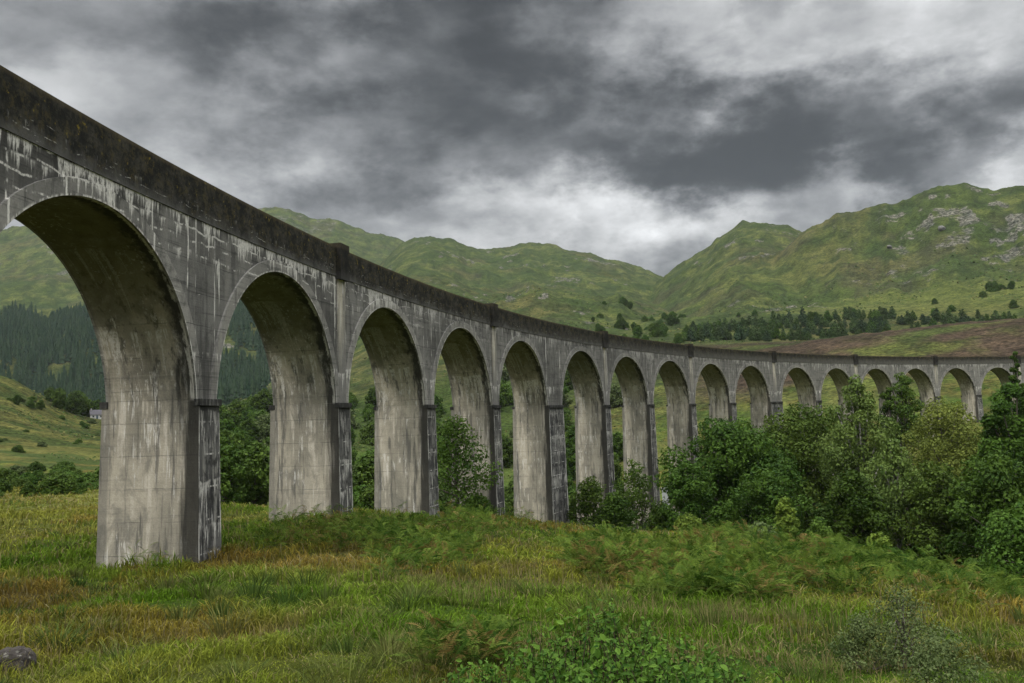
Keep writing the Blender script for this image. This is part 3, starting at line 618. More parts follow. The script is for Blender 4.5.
# the leafy shrub at the lower edge, right in front of the camera
def near_shrub():
    global rng
    rng = np.random.default_rng(77); e = empty('sallow_shrub'); cx, cy, cz = spot(600, 9.2); e.location = (cx, cy, cz)
    stems = []; C = []; D = []; T_ = []
    bed = [(520, 9.0, 655), (560, 9.3, 628), (590, 9.6, 612), (605, 9.4, 606), (640, 9.4, 626), (670, 9.2, 640), (700, 9.0, 650), (720, 8.8, 664), (545, 8.6, 650), (600, 8.6, 640), (640, 8.4, 652), (680, 8.4, 662), (480, 8.8, 668), (505, 8.4, 674), (570, 8.2, 664), (620, 8.0, 668), (660, 8.0, 674), (705, 8.2, 680), (535, 8.0, 680), (585, 7.8, 684), (640, 7.7, 690)]
    for px, r, py in bed:
        for q in range(17):
            p2 = px + rng.normal() * 14; r2 = r + rng.normal() * .25; bx, by, bz = spot(p2 + rng.normal() * 10, r2 + rng.normal() * .15); t = sight(p2, py + abs(rng.normal()) * 16 - 6)
            tip = np.array([t[0] * r2, t[1] * r2, t[2] * r2]); b0 = np.array([bx, by, bz - .05]); b0 = b0 + (tip - b0) * np.array([-.25, -.25, 0]); mid = (b0 + tip) / 2 + rng.normal(size=3) * .06
            o = np.array([cx, cy, cz]); pts = [b0 - o, mid - o, tip - o]; stems.append((pts, [.007, .005, .002]))
            for f in np.linspace(.15, 1.0, 30):
                p = (1 - f)**2 * b0 + 2 * f * (1 - f) * mid + f * f * tip
                C.append(p - o + rng.normal(size=3) * .035); D.append(rng.normal(size=3) * .55 + np.array([-.05, -.45, .75])); T_.append(.42 + .2 * rng.normal() + .15 * (f > .9))
    link('stems', tubes('stems', stems), e, [TWIG])
    C = np.array(C); D = np.array(D); Nn = D / np.linalg.norm(D, axis=1, keepdims=True); n_ = len(C)
    t = rng.normal(size=(n_, 3)); t -= Nn * (t * Nn).sum(1, keepdims=True); t /= np.linalg.norm(t, axis=1, keepdims=True); s = np.cross(Nn, t)
    L = np.clip(rng.lognormal(-3.72, .38, (n_, 1)), .01, .045); W = L * rng.uniform(.5, .7, (n_, 1)); k = .25
    prof = [(-1, 0), (-.45, .8), (.25, .85), (1, 0)]
    V = np.stack([C - t * L, C - t * L * .45 + s * W * .8 + Nn * W * k, C + t * L * .25 + s * W * .85 + Nn * W * k, C + t * L - Nn * W * .3, C + t * L * .25 - s * W * .85 + Nn * W * k, C - t * L * .45 - s * W * .8 + Nn * W * k], 1).reshape(-1, 3)
    o = (np.arange(n_) * 6)[:, None]; Q = np.concatenate([o + np.array([[0, 1, 2, 3]]), o + np.array([[0, 3, 4, 5]])])
    me = fast_mesh('foliage', V, Q, attrs={'tint': ('FLOAT', np.repeat(np.clip(T_, 0, 1), 6))}); link('foliage', me, e, [LM['sallow']])
    tag(e, 'leafy green sallow shrub at the bottom edge in front of the camera', 'shrub')
LM['sallow'] = leafmat('leaf_sallow', (.012, .042, .004), (.100, .172, .022), .5, .25)
near_shrub()

# ------------------------------------------------------------------ bushes and trees beyond the viaduct
def protos(name, specs): return [crown_tree(name, *s) for s in specs]
BUSH = protos('bush', [(5, 7, 'shrub', 4200, .27, 'mid', None, .05, 200), (5, 6, 'shrub', 4200, .27, 'deep', None, .05, 201), (5, 6.5, 'shrub', 4200, .27, 'grey', None, .05, 202), (7, 6, 'round', 4600, .27, 'mid', None, .1, 203), (7, 5.5, 'round', 4600, .27, 'deep', None, .1, 204)])
used = set()
def grow(pl, i, x, y, s, sz=1.0):
    o = pl[i]
    if (id(pl), i) in used: o = copy_tree(o)
    used.add((id(pl), i)); o.location = (x, y, hz(x, y) - .3); o.rotation_euler = (0, 0, random.uniform(0, 6.28)); o.scale = (s, s, s * sz); return o
rnd = random.Random(5)
# dense scrub on the valley side seen through the left-hand arches
OPEN = [(214, 274), (214, 274), (214, 274), (340, 380), (340, 380), (426, 454), (490, 518), (556, 576), (604, 624)]
cnt = 0
for t in range(1500):
    w0, w1 = rnd.choice(OPEN); px = rnd.uniform(w0, w1); r = math.exp(rnd.uniform(math.log(110), math.log(480))); a = bearing(px)
    if cnt >= 140: break
    x, y = r * math.sin(a), r * math.cos(a)
    if math.hypot(x - CX, y - CY) < RB + 12: continue
    if px > 420 and r < 150: continue
    o = grow(BUSH, rnd.randrange(5), x, y, rnd.uniform(.7, 1.5) * (.75 + r / 600)); cnt += 1
    far = r > 240
    tag(o, 'one of many bushes on the far valley side seen through the arches' if far else 'one of many bushes close behind the piers seen through the arches', 'bush', 'far bushes seen through the arches' if far else 'near bushes seen through the arches')
# hedge of low bushes across the field left of the first pier
for i, (px, r, s) in enumerate([(-60, 150, .7), (-25, 146, .75), (4, 150, .8), (28, 155, .62), (52, 150, .55), (70, 158, .6), (88, 140, .7), (104, 148, .9), (125, 150, 1), (150, 155, 1), (175, 150, 1), (38, 172, .55), (10, 170, .6), (78, 175, .5), (196, 160, 1)]):
    a = bearing(px); o = grow(BUSH, rnd.choice((0, 1, 0, 1)), r * math.sin(a), r * math.cos(a), s * 1.0, .75); tag(o, 'low green bush in the hedge line across the field left of the first pier', 'bush', 'bushes in the hedge line across the field')
for i, (px, r, s) in enumerate([(58, 430, 1.3), (66, 440, 1.1), (74, 436, 1.5), (82, 450, 1.4), (88, 455, 1.2), (97, 470, 1.3), (103, 455, 1.3), (50, 440, 1.0), (78, 470, 1.6), (115, 460, 1.5), (30, 395, .7), (16, 390, .6), (40, 400, .6)]):
    a = bearing(px); o = grow(BUSH, rnd.choice((1, 3, 4)), r * math.sin(a), r * math.cos(a), s); tag(o, 'small tree around the cottage under the forest left of the first pier', 'tree', 'trees round the cottage')
for i in range(52):
    px = rnd.uniform(-30, 98); r = rnd.uniform(175, 420) if i % 2 else rnd.uniform(112, 200); a = bearing(px)
    o = grow(BUSH, rnd.choice((0, 1, 2, 0)), r * math.sin(a), r * math.cos(a), rnd.uniform(.3, .75), rnd.uniform(.45, .8)); tag(o, 'small low bush scattered over the rough pasture left of the first pier', 'bush', 'small bushes on the left pasture')
# scattered bushes on the open hillsides
for i in range(60):
    px = rnd.choice((rnd.uniform(585, 720), rnd.uniform(610, 1030), rnd.uniform(600, 690))); r = rnd.uniform(420, 900); a = bearing(px)
    if px > 700: r = rnd.uniform(600, 760)
    o = grow(BUSH, rnd.choice((1, 4, 1, 0)), r * math.sin(a), r * math.cos(a), rnd.uniform(.6, 1.25)); tag(o, 'dark bush dotted on the open hillside above the viaduct', 'bush', 'bushes dotted on the hillside')
for px, r, n_ in ((673, 760, 7), (635, 900, 5), (625, 700, 6), (665, 590, 6), (1005, 830, 8), (1020, 800, 5)):
    for i in range(n_):
        a = bearing(px + rnd.gauss(0, 5)); rr = r + rnd.gauss(0, 12); o = grow(BUSH, rnd.choice((1, 4)), rr * math.sin(a), rr * math.cos(a), rnd.uniform(.9, 1.5)); tag(o, 'dark bush in a small clump high on the hillside', 'bush', 'bushes in clumps on the hillside')
# broken belt of pines at the foot of the right-hand hill
def pine(seed, h, w, mat):
    global rng
    rng = np.random.default_rng(seed); e = empty('pine_tree'); lobes = []
    for i in range(13):
        f = (i + .5) / 13; R = w / 2 * (1 - f)**(.6 if seed % 2 else .35); an = i * 2.4; lobes.append((R * .62 * math.cos(an) * rng.uniform(.5, 1.3), R * .62 * math.sin(an), h * (.12 + .80 * f), R * .5 * rng.uniform(.7, 1.3) + .35))
    C, d, lt = blob_points(lobes, 900); me = leaves('crown', C, d + .6 * rng.normal(size=d.shape) + [0, 0, .4], .62 * rng.uniform(.6, 1.3, len(C)), .45 + lt + .2 * rng.normal(size=len(C)))
    link('trunk', tubes('trunk', [([(0, 0, -1), (0, 0, h * .5), (0, 0, h * .9)], [.25, .18, .05])]), e, [BARK]); link('crown', me, e, [LM[mat]]); return e
PINE = [pine(300 + i, 11 + i % 3 * 1.5, 6.2 + i % 2 * 1.6, ('conifer', 'belt', 'belt', 'deep', 'belt', 'conifer', 'belt', 'belt')[i]) for i in range(8)]
cnt = 0; g2 = np.random.default_rng(3)
while cnt < 290:
    px = rnd.choice((rnd.uniform(690, 900), rnd.uniform(860, 1045))); r = rnd.uniform(490, 700); a = bearing(px); lo = np.interp(px, [672, 700, 760, 850, 880, 1024], [520, 490, 490, 505, 560, 570]); hi = np.interp(px, [672, 720, 800, 900, 960, 1024], [600, 680, 700, 680, 640, 640])
    if not lo < r < hi or rnd.random() > 4.0 * (float(fbm(px / 34, r / 26, 3, 5)) - .30): continue
    o = grow(PINE, rnd.randrange(8), r * math.sin(a), r * math.cos(a), rnd.uniform(.42, .80) * rnd.uniform(.9, 1.2), rnd.uniform(.75, 1.05)); cnt += 1
    tag(o, 'dark tree in the loose belt along the foot of the hill above the viaduct', 'tree', 'trees at the foot of the right-hand hill')
# heather, bracken and rushes thinly covering the slopes beyond the viaduct
gh = np.random.default_rng(61); NH = 90000
ha = gh.uniform(bearing(-20), bearing(1050), NH); hr = np.exp(gh.uniform(math.log(230), math.log(1000), NH)); hx = hr * np.sin(ha); hy = hr * np.cos(ha)
hm = fbm(hx / 24, hy / 24, 5, 901); moor = (hr > 285) & (hr < 480) & (ha > .14); keep = (~moor) & (hm > .56) & (gh.random(NH) < .7); hx, hy, hr, ha, moor = hx[keep], hy[keep], hr[keep], ha[keep], moor[keep]
hs = .0017 * hr * gh.uniform(.5, 1.5, len(hx)); hc = np.stack([hx, hy, H(hx, hy) + hs * gh.uniform(-.1, .4, len(hx))], 1)
tone_h = np.where(moor[:, None], np.where((gh.random(len(hx)) < .62)[:, None], [.080, .046, .038], [.070, .078, .022]), np.where((gh.random(len(hx)) < .75)[:, None], [.034, .056, .015], [.075, .074, .028])) * gh.uniform(.7, 1.6, (len(hx), 1))
rng = np.random.default_rng(62); me = leaves('slope_cover', hc, rng.normal(size=hc.shape) * .5 + [0, -.5, 1.0], hs, np.zeros(len(hx)), 1.3)
at = me.attributes.new('tone', 'FLOAT_COLOR', 'POINT'); at.data.foreach_set('color', np.repeat(np.concatenate([tone_h, np.ones((len(hx), 1))], 1), 4, 0).astype(np.float32).ravel())
n = NT('slope_plants'); n.fin(n.attr('tone').outputs['Color'], .9, .05); tag(link('slope_bracken', me, None, [n.m]), 'dark bracken clumps thinly covering the slopes beyond the viaduct', 'bracken', kind='stuff')
# conifer plantation on the far left slope: one far-off mass
TV = [conifer_arrays(17 + i, 6.5, 4, 8, i) for i in range(5)]
VV = []; TT = []; TN = []; off = 0; gg = np.random.default_rng(11)
N0 = 11000; px_ = gg.uniform(-220, 330, N0); r_ = np.sqrt(gg.uniform(820**2, 1640**2, N0)); aa = np.array([bearing(p, 360) for p in px_]); xs = r_ * np.sin(aa); ys = r_ * np.cos(aa)
topl = np.interp(px_, [-220, 0, 12, 35, 45, 70, 100, 200, 330], [1500, 1540, 1560, 1550, 1480, 1540, 1610, 1620, 1540]) + 70 * (fbm(xs / 60, ys / 60, 3, 9) - .5); keep = r_ < topl
gap = fbm(xs / 45, ys / 45, 3, 71) > .36; keep &= gap
hs = H(xs, ys)
for x, y, z in zip(xs[keep], ys[keep], hs[keep]):
    v, t, tn = TV[gg.integers(5)]; s = gg.uniform(.65, 1.2); a = gg.uniform(0, 6.28); c_, s_ = math.cos(a), math.sin(a)
    w = np.stack([(v[:, 0] * c_ - v[:, 1] * s_) * s + x, (v[:, 0] * s_ + v[:, 1] * c_) * s + y, v[:, 2] * s + z - .5], 1); VV.append(w); TT.append(t + off); TN.append(np.clip(tn * .7 + gg.uniform(-.25, .4), 0, 1)); off += len(v)
fm = fast_mesh('plantation', np.vstack(VV), None, np.vstack(TT), {'tint': ('FLOAT', np.concatenate(TN))})
tag(link('conifer_forest', fm, None, [LM['plantation']]), 'dark conifer plantation covering the far slope behind the first arches', 'forest', kind='stuff')

# ------------------------------------------------------------------ bracken
def frond(seed, pairs=13):
    g = np.random.default_rng(seed); V = []; Q = []
    L = 1.0
    def stem(f): return np.array([.78 * f, 0, .62 * f - .55 * f * f + .0])
    for i in range(pairs):
        f = .22 + .78 * i / (pairs - 1); p = stem(f); ln = .30 * math.sin(math.pi * min(1, .28 + .74 * (1 - (f - .22) / .78) * .95))**.8 * (1 - (f - .22) * 1.05) + .02
        for s in (-1, 1):
            d = np.array([.35, s * .94, -.12 + g.uniform(-.12, .1)]) * ln; w = np.array([.019, 0, .0]) * (.6 + ln * 1.6); o = len(V)
            V += [p - w * .6, p + d * .5 - w + [0, 0, .012], p + d, p + d * .5 + w + [0, 0, .012]]; Q.append((o, o + 1, o + 2, o + 3))
    o = len(V); V += [stem(0) + [0, .006, -.05], stem(0) - [0, .006, .05], stem(.5) - [0, .004, 0], stem(.5) + [0, .004, 0], stem(1), stem(1)]; Q.append((o, o + 1, o + 2, o + 3))
    return np.array(V[:-2]), np.array(Q)
FR = [frond(i) for i in range(5)]
ELL = [(300, 534, 62, 13, 1), (370, 536, 75, 17, 1), (425, 555, 60, 17, .9), (470, 526, 50, 12, .9), (510, 524, 30, 10, .4), (150, 560, 26, 5, .35), (30, 500, 40, 7, .5), (75, 492, 30, 5, .6), (400, 570, 26, 10, .5), (660, 562, 92, 22, 1), (720, 572, 60, 26, 1), (610, 550, 40, 12, .9), (760, 590, 50, 18, .8), (770, 535, 60, 14, .8), (830, 545, 60, 16, 1), (800, 570, 60, 22, .8), (880, 560, 70, 20, .9), (950, 575, 80, 20, .9), (1010, 585, 60, 22, .9), (690, 585, 60, 16, .7), (960, 600, 50, 12, .4), (850, 590, 30, 14, .6), (560, 545, 20, 8, .4), (240, 470, 26, 10, .8), (640, 525, 40, 7, .5), (720, 535, 40, 8, .7), (480, 650, 36, 26, .5), (440, 668, 30, 14, .4), (40, 462, 60, 6, .6), (60, 480, 60, 5, .6)]
gb = np.random.default_rng(21); VV = {0: [], 1: []}; QQ = {0: [], 1: []}; TN = {0: [], 1: []}; OF = {0: 0, 1: 0}
N0 = 300000; az = gb.uniform(bearing(-20), bearing(1050), N0); r = np.exp(gb.uniform(math.log(8), math.log(125), N0)); x = r * np.sin(az); y = r * np.cos(az); z = H(x, y); px, py = proj(x, y, z)
acc = np.zeros(N0); edge_n = .9 * (fbm(x / 2.5, y / 2.5, 3, 55) - .5); clump_n = .35 + .65 * sm(.38, .5, fbm(x / 2.6, y / 2.6, 3, 95))
for ex, ey, ea, eb, pr in ELL:
    d = ((px - ex) / ea)**2 + ((py - ey - 5) / eb)**2; acc = np.maximum(acc, pr * (1 - sm(.5, 1.15, d + edge_n)) * clump_n)
sel = np.where(gb.random(N0) < acc * .62)[0]
inpier = np.zeros(N0, bool)
def in_pier(x, y):
    u = (A0 - np.arctan2(y - CY, x - CX)) * RB; v = np.hypot(x - CX, y - CY) - RB; m = np.zeros(x.shape, bool)
    for k, (a, b) in PIER.items(): m |= (u > a - .25) & (u < b + .25) & (v > -.25) & (v < 4.8)
    return m
sel = sel[~in_pier(x[sel], y[sel])]
mound = sm(.42, .68, fbm(x / 2.6, y / 2.6, 3, 95)); rustn = fbm(x / 3.2, y / 3.2, 3, 88)
for i in sel:
    v, q = FR[gb.integers(5)]; s = gb.uniform(.34, .80) * (1.0 if r[i] > 14 else .55); a = gb.uniform(0, 6.28); tilt = gb.uniform(-.1, .95); c_, s_ = math.cos(a), math.sin(a); ct, st_ = math.cos(tilt), math.sin(tilt)
    X = v[:, 0] * ct - v[:, 2] * st_; Z = v[:, 0] * st_ + v[:, 2] * ct + (gb.uniform(-.1, .3) + .75 * mound[i]) * (1.2 if r[i] > 30 else .7); Y = v[:, 1]
    k = 1 if gb.random() < (.30 if rustn[i] > .58 else .03) else 0
    VV[k].append(np.stack([(X * c_ - Y * s_) * s + x[i], (X * s_ + Y * c_) * s + y[i], Z * s + z[i]], 1)); QQ[k].append(q + OF[k]); OF[k] += len(v)
    TN[k].append(np.full(len(v), np.clip(.4 + .9 * (fbm(x[i:i+1] / 2, y[i:i+1] / 2, 2, 8)[0] - .5) + .36 * gb.normal(), 0, 1)))
for k, nm, lab, mt in ((0, 'bracken', 'green bracken covering the bank in front of the piers', 'fern'), (1, 'withered_bracken', 'rusty withered bracken fronds scattered over the bank', 'rust')):
    tag(link(nm, fast_mesh(nm, np.vstack(VV[k]), np.vstack(QQ[k]), None, {'tint': ('FLOAT', np.concatenate(TN[k]))}), None, [LM[mt]]), lab, 'bracken', kind='stuff')

# ------------------------------------------------------------------ grass
gq = np.random.default_rng(31); NB = 440000
az = gq.uniform(math.radians(-37), math.radians(37), NB); r = np.exp(gq.uniform(math.log(4.5), math.log(150), NB)); x = r * np.sin(az); y = r * np.cos(az)
ok = ~in_pier(x, y); x, y, r, az = x[ok], y[ok], r[ok], az[ok]
tuft = fbm(x / 1.0, y / 1.0, 3, 700); big = fbm(x / 6, y / 6, 3, 710); z = H(x, y); n_ = len(x)
ht = (.12 + .32 * sm(.40, .70, tuft) + .20 * sm(.4, .7, big)) * gq.uniform(.5, 1.25, n_) * (.45 + .55 * sm(10, 36, r)); wd = np.maximum(.003, .00058 * r) * gq.uniform(.7, 1.5, n_)
ug = (A0 - np.arctan2(y - CY, x - CX)) * RB; vg = np.hypot(x - CX, y - CY) - RB; foot = np.full(n_, 9.0)
for k, (a, b) in PIER.items(): foot = np.minimum(foot, np.hypot(np.maximum(np.maximum(a - ug, ug - b), 0), np.maximum(np.maximum(-vg, vg - 4.3), 0)))
ht = ht + .34 * sm(1.3, .3, foot) * gq.uniform(.3, 1.2, n_) * sm(.35, .6, fbm(x / .7, y / .7, 2, 750))
dr = gq.uniform(0, 2 * math.pi, n_); ln = gq.uniform(.2, 1.1, n_) * ht; fx, fy = np.cos(dr), np.sin(dr)
sx, sy = -np.sin(dr + gq.normal(size=n_) * .8), np.cos(dr + gq.normal(size=n_) * .8)
P0 = np.stack([x, y, z - .03], 1); W = np.stack([sx * wd, sy * wd, np.zeros(n_)], 1); Mi = P0 + np.stack([fx * ln * .3, fy * ln * .3, ht * .62], 1); Tp = P0 + np.stack([fx * ln, fy * ln, ht * (1 - .2 * ln / ht)], 1)
V = np.stack([P0 - W, P0 + W, Mi + W * .7, Mi - W * .7, Tp], 1).reshape(-1, 3); o = (np.arange(n_) * 5)[:, None]
col = patches(x, y) * np.array([1.25, 1.26, .86]) * gq.uniform(.7, 1.55, (n_, 1)); straw = (gq.random(n_) < .06 + .18 * sm(.5, .7, fbm(x / 5, y / 5, 3, 720)))[:, None]; col = np.where(straw, np.array([.22, .19, .085]) * gq.uniform(.6, 1.15, (n_, 1)), col)
gc = np.repeat(np.concatenate([col, np.ones((n_, 1))], 1)[:, None, :], 5, 1); gc[:, 4, :3] *= 1.25
# rush tussocks and thin seed stems
nt = 380; ta = gq.uniform(math.radians(-35), math.radians(35), nt); tr_ = np.exp(gq.uniform(math.log(6.5), math.log(75), nt)); keep = ~in_pier(tr_ * np.sin(ta), tr_ * np.cos(ta)); ta, tr_ = ta[keep], tr_[keep]; nt = len(ta)
per = 70; ix = np.repeat(np.arange(nt), per); srad = gq.uniform(.12, .34, nt)[ix]; dd = gq.uniform(0, 2 * math.pi, len(ix)); rr_ = srad * np.sqrt(gq.random(len(ix)))
x2 = (tr_ * np.sin(ta))[ix] + rr_ * np.cos(dd); y2 = (tr_ * np.cos(ta))[ix] + rr_ * np.sin(dd); h2 = (gq.uniform(.28, .62, nt)[ix]) * gq.uniform(.55, 1.1, len(ix)) * np.where(tr_[ix] < 14, .5, .8); tone = gq.random(nt)[ix, None]
c2_ = np.array([.045, .085, .016]) + (np.array([.13, .135, .04]) - np.array([.045, .085, .016])) * tone; c2_ = c2_ * gq.uniform(.6, 1.4, (len(ix), 1))
ns = 26000; sa = gq.uniform(math.radians(-36), math.radians(36), ns); sr = np.exp(gq.uniform(math.log(6), math.log(60), ns)); x3 = sr * np.sin(sa); y3 = sr * np.cos(sa); k3 = (~in_pier(x3, y3)) & (fbm(x3 / 3, y3 / 3, 3, 740) > .5); x3, y3 = x3[k3], y3[k3]; ns = len(x3)
h3_ = gq.uniform(.3, .62, ns) * np.where(np.hypot(x3, y3) < 14, .5, .8); d3 = gq.uniform(0, 6.28, ns); c3_ = np.array([.20, .165, .075]) * gq.uniform(.5, 1.2, (ns, 1))
xx = np.concatenate([x2, x3]); yy = np.concatenate([y2, y3]); hh_ = np.concatenate([h2, h3_]); dd = np.concatenate([dd, d3]); lean = np.concatenate([rr_ * 1.1, gq.uniform(.02, .16, ns)]); rr3 = np.hypot(xx, yy); w3 = np.concatenate([np.maximum(.003, .0005 * rr3[:len(x2)]), np.maximum(.0015, .00032 * rr3[len(x2):])])
P0 = np.stack([xx, yy, H(xx, yy) - .03], 1); pa_ = np.pi / 2 + gq.normal(size=len(xx)) * .7; W = np.stack([np.cos(pa_ - np.pi / 2) * w3, np.sin(pa_ - np.pi / 2) * w3, 0 * w3], 1); Dn = np.stack([np.cos(dd) * lean, np.sin(dd) * lean, 0 * lean], 1); Z_ = np.zeros_like(P0); Z_[:, 2] = hh_
V2 = np.stack([P0 - W, P0 + W, P0 + Dn * .4 + Z_ * .6 + W * .8, P0 + Dn * .4 + Z_ * .6 - W * .8, P0 + Dn * 1.1 + Z_], 1).reshape(-1, 3); V = np.vstack([V, V2]); o = (np.arange(len(V) // 5) * 5)[:, None]
cc_ = np.concatenate([np.concatenate([c2_, c3_]), np.ones((len(xx), 1))], 1); gc = np.concatenate([gc, np.repeat(cc_[:, None, :], 5, 1)])
me = fast_mesh('grass', V, o + np.array([[0, 1, 2, 3]]), o + np.array([[3, 2, 4]]), {'tone': ('FLOAT_COLOR', gc.reshape(-1, 4))})
n = NT('grass_blades'); c = n.attr('tone').outputs['Color']; n.fin(c, .8, .04); tr = n.t.nodes.new('ShaderNodeBsdfTranslucent'); n.put(tr.inputs[0], c); mx = n.t.nodes.new('ShaderNodeMixShader'); mx.inputs[0].default_value = .3
n.t.links.new(n.b.outputs[0], mx.inputs[1]); n.t.links.new(tr.outputs[0], mx.inputs[2]); n.t.links.new(mx.outputs[0], n.out.inputs[0])
tag(link('grass', me, None, [n.m]), 'long rough moor grass, green with straw and rust patches', 'grass', kind='stuff')

# ------------------------------------------------------------------ boulder, cottage, stone wall
def plain_rock(name, a, b):
    n = NT(name); p = n.t.nodes.new('ShaderNodeTexCoord').outputs['Object']; q = n.noise(p, .8, 6, .7); n.bump(q, .6, .4); return n.fin(n.mix(n.ss(q, .38, .62), a, b), .95, .1)
def rock(name, px, r, sx, sy, sz, seed, lab, mat):
    import bmesh
    bm = bmesh.new(); bmesh.ops.create_icosphere(bm, subdivisions=4, radius=1)
    for v in bm.verts:
        p = v.co; d = 1 + .5 * (float(fbm(p.x * 1.3 + seed, p.y * 1.3 + p.z * 1.1, 3, seed)) - .5) + .18 * (float(fbm(p.x * 5 + p.z * 3, p.y * 5, 3, seed + 5)) - .5)
        d *= 1 - .18 * max(0, p.z - .5); v.co = Vector((p.x * sx, p.y * sy, p.z * sz)) * d
    me = bpy.data.meshes.new(name); bm.to_mesh(me); bm.free(); o = link(name, me, None, [mat]); o.location = spot(px, r, sz * .25); o.rotation_euler = (.1, .25, .5); tag(o, lab, 'rock'); return o
n = NT('lichen_rock'); p = n.t.nodes.new('ShaderNodeTexCoord').outputs['Object']; q = n.noise(p, 6, 6, .7); q2 = n.noise(p, 14, 5, .7); n.bump(q2, .6, .03)
ROCK = n.fin(n.mix(n.ss(q2, .58, .66), n.mix(q, (.025, .022, .020), (.085, .075, .068)), (.17, .165, .14)), .95, .1)
rock('boulder', 20, 12.2, .25, .18, .20, 3, 'grey lichen-spotted boulder in the grass at the lower left edge', ROCK)
PALE = plain_rock('pale_rock', (.085, .083, .08), (.20, .195, .185))
rock('boulder', 961, 1040, 4.2, 3, 3.2, 4, 'pale boulder high on the right-hand hill below the rocky summit', PALE)
rock('boulder', 906, 1020, 3.2, 2.4, 1.8, 6, 'small pale rock on the hillside left of the rocky summit', PALE)
import bmesh
def plain(name, a, b, rough=.9):
    n = NT(name); p = n.t.nodes.new('ShaderNodeTexCoord').outputs['Object']; return n.fin(n.mix(n.noise(p, 1.2, 5, .7), a, b), rough, .1)
def hull(name, boxes, mat, parent):
    V = []; Fs = []
    for (x0, x1, y0, y1, z0, z1) in boxes:
        o = len(V); V += [(x, y, z) for z in (z0, z1) for x, y in ((x0, y0), (x1, y0), (x1, y1), (x0, y1))]
        Fs += [tuple(o + i for i in f) for f in ((3, 2, 1, 0), (4, 5, 6, 7), (0, 1, 5, 4), (1, 2, 6, 5), (2, 3, 7, 6), (3, 0, 4, 7))]
    me = bpy.data.meshes.new(name); me.from_pydata(V, [], Fs); return link(name, me, parent, [mat])
ct = empty('cottage', spot(96, 448), math.radians(28)); ct.scale = (.8, .8, .8); tag(ct, 'small white cottage with a grey slate roof beside the first pier, far off', 'house')
hull('wall', [(-3.4, 3.4, -2.3, 2.3, -1.5, 2.3)], plain('whitewash', (.3, .3, .28), (.48, .48, .46)), ct)
me = bpy.data.meshes.new('roof'); me.from_pydata([(-3.7, -2.6, 2.2), (3.7, -2.6, 2.2), (3.7, 2.6, 2.2), (-3.7, 2.6, 2.2), (-3.7, 0, 5.0), (3.7, 0, 5.0)], [], [(0, 1, 5, 4), (2, 3, 4, 5), (0, 4, 3), (1, 2, 5), (3, 2, 1, 0)]); rf = link('roof', me, ct, [plain('slate', (.06, .058, .066), (.11, .105, .115))])
hull('chimney', [(-3.3, -2.6, -.4, .4, 4.3, 5.8)], plain('chimney_stone', (.2, .19, .18), (.3, .29, .27)), rf)
hull('door', [(-.5, .5, -2.36, -2.302, -.2, 1.8)], plain('door_paint', (.05, .07, .09), (.07, .09, .11)), ct)
for x0 in (-2.4, 1.5): hull('window', [(x0, x0 + .9, -2.35, -2.302, .7, 1.7)], plain('window_glass', (.03, .035, .04), (.05, .06, .07), .2), ct)
sw = empty('stone_wall', spot(671, 150)); a = bearing(671); sw.rotation_euler = (0, 0, -a)
sw.location.z = top_z(671, 487, 150) - 1.0
hull('wall', [(-1.6, 1.6, -.3, .3, -4.5, .75)], plain('pale_stone', (.25, .27, .27), (.45, .47, .47)), sw)
hull('coping', [(-1.7, 1.7, -.4, .4, .752, .95)], plain('coping_stone', (.35, .37, .37), (.55, .57, .57)), sw); tag(sw, 'short pale grey stone wall glimpsed between the seventh pier and the dark trees', 'wall')

# ------------------------------------------------------------------ sky and light
SUN_EL, SUN_AZ = math.radians(48), math.radians(215)       # behind the camera, a little left (azimuth from +Y clockwise)
W = bpy.data.worlds.new('World'); sc.world = W; W.use_nodes = True; t = W.node_tree; t.nodes.clear()
class WT(NT):
    def __init__(s, tree): s.t = tree
n = WT(t); out = t.nodes.new('ShaderNodeOutputWorld')
sky = t.nodes.new('ShaderNodeTexSky'); sky.sky_type = 'NISHITA'; sky.sun_disc = False; sky.sun_elevation = SUN_EL; sky.sun_rotation = SUN_AZ
bg1 = t.nodes.new('ShaderNodeBackground'); n.put(bg1.inputs[0], sky.outputs[0]); bg1.inputs[1].default_value = .08
d0 = t.nodes.new('ShaderNodeTexCoord').outputs['Generated']; dx, dy, dz = n.sep(d0)
zz = n.add(n.M('MAXIMUM', dz, 0.0), .34); pv = n.vec(n.M('DIVIDE', dx, zz), n.M('DIVIDE', dy, zz), 0.0)
c1 = n.noise(pv, 2.0, 8, .54, .15); c2 = n.noise(n.vec(dx, dy, n.mul(dz, 1.9)), 7.0, 8, .55, .15); c3 = n.noise(n.vec(dx, dy, n.mul(dz, 2.0)), 3.0, 7, .55, .15)
wn = t.nodes.new('ShaderNodeTexNoise'); n.put(wn.inputs['Vector'], n.vec(dx, dy, n.mul(dz, 1.6))); wn.inputs['Scale'].default_value = 6.5; wn.inputs['Detail'].default_value = 6; wn.inputs['Roughness'].default_value = .6
wv = t.nodes.new('ShaderNodeVectorMath'); wv.operation = 'MULTIPLY_ADD'; n.put(wv.inputs[0], wn.outputs['Color']); wv.inputs[1].default_value = (.27, .27, .27); wv.inputs[2].default_value = (-.135, -.135, -.135)
dv = t.nodes.new('ShaderNodeVectorMath'); dv.operation = 'ADD'; n.put(dv.inputs[0], d0); n.put(dv.inputs[1], wv.outputs[0]); DV = dv.outputs[0]
val = n.add(.29, n.add(n.mul(n.sub(n.ss(c1, .36, .62), .5), .15), n.add(n.mul(n.sub(n.ss(c2, .40, .60), .5), .10), n.mul(n.sub(n.ss(c3, .40, .60), .5), .12))))
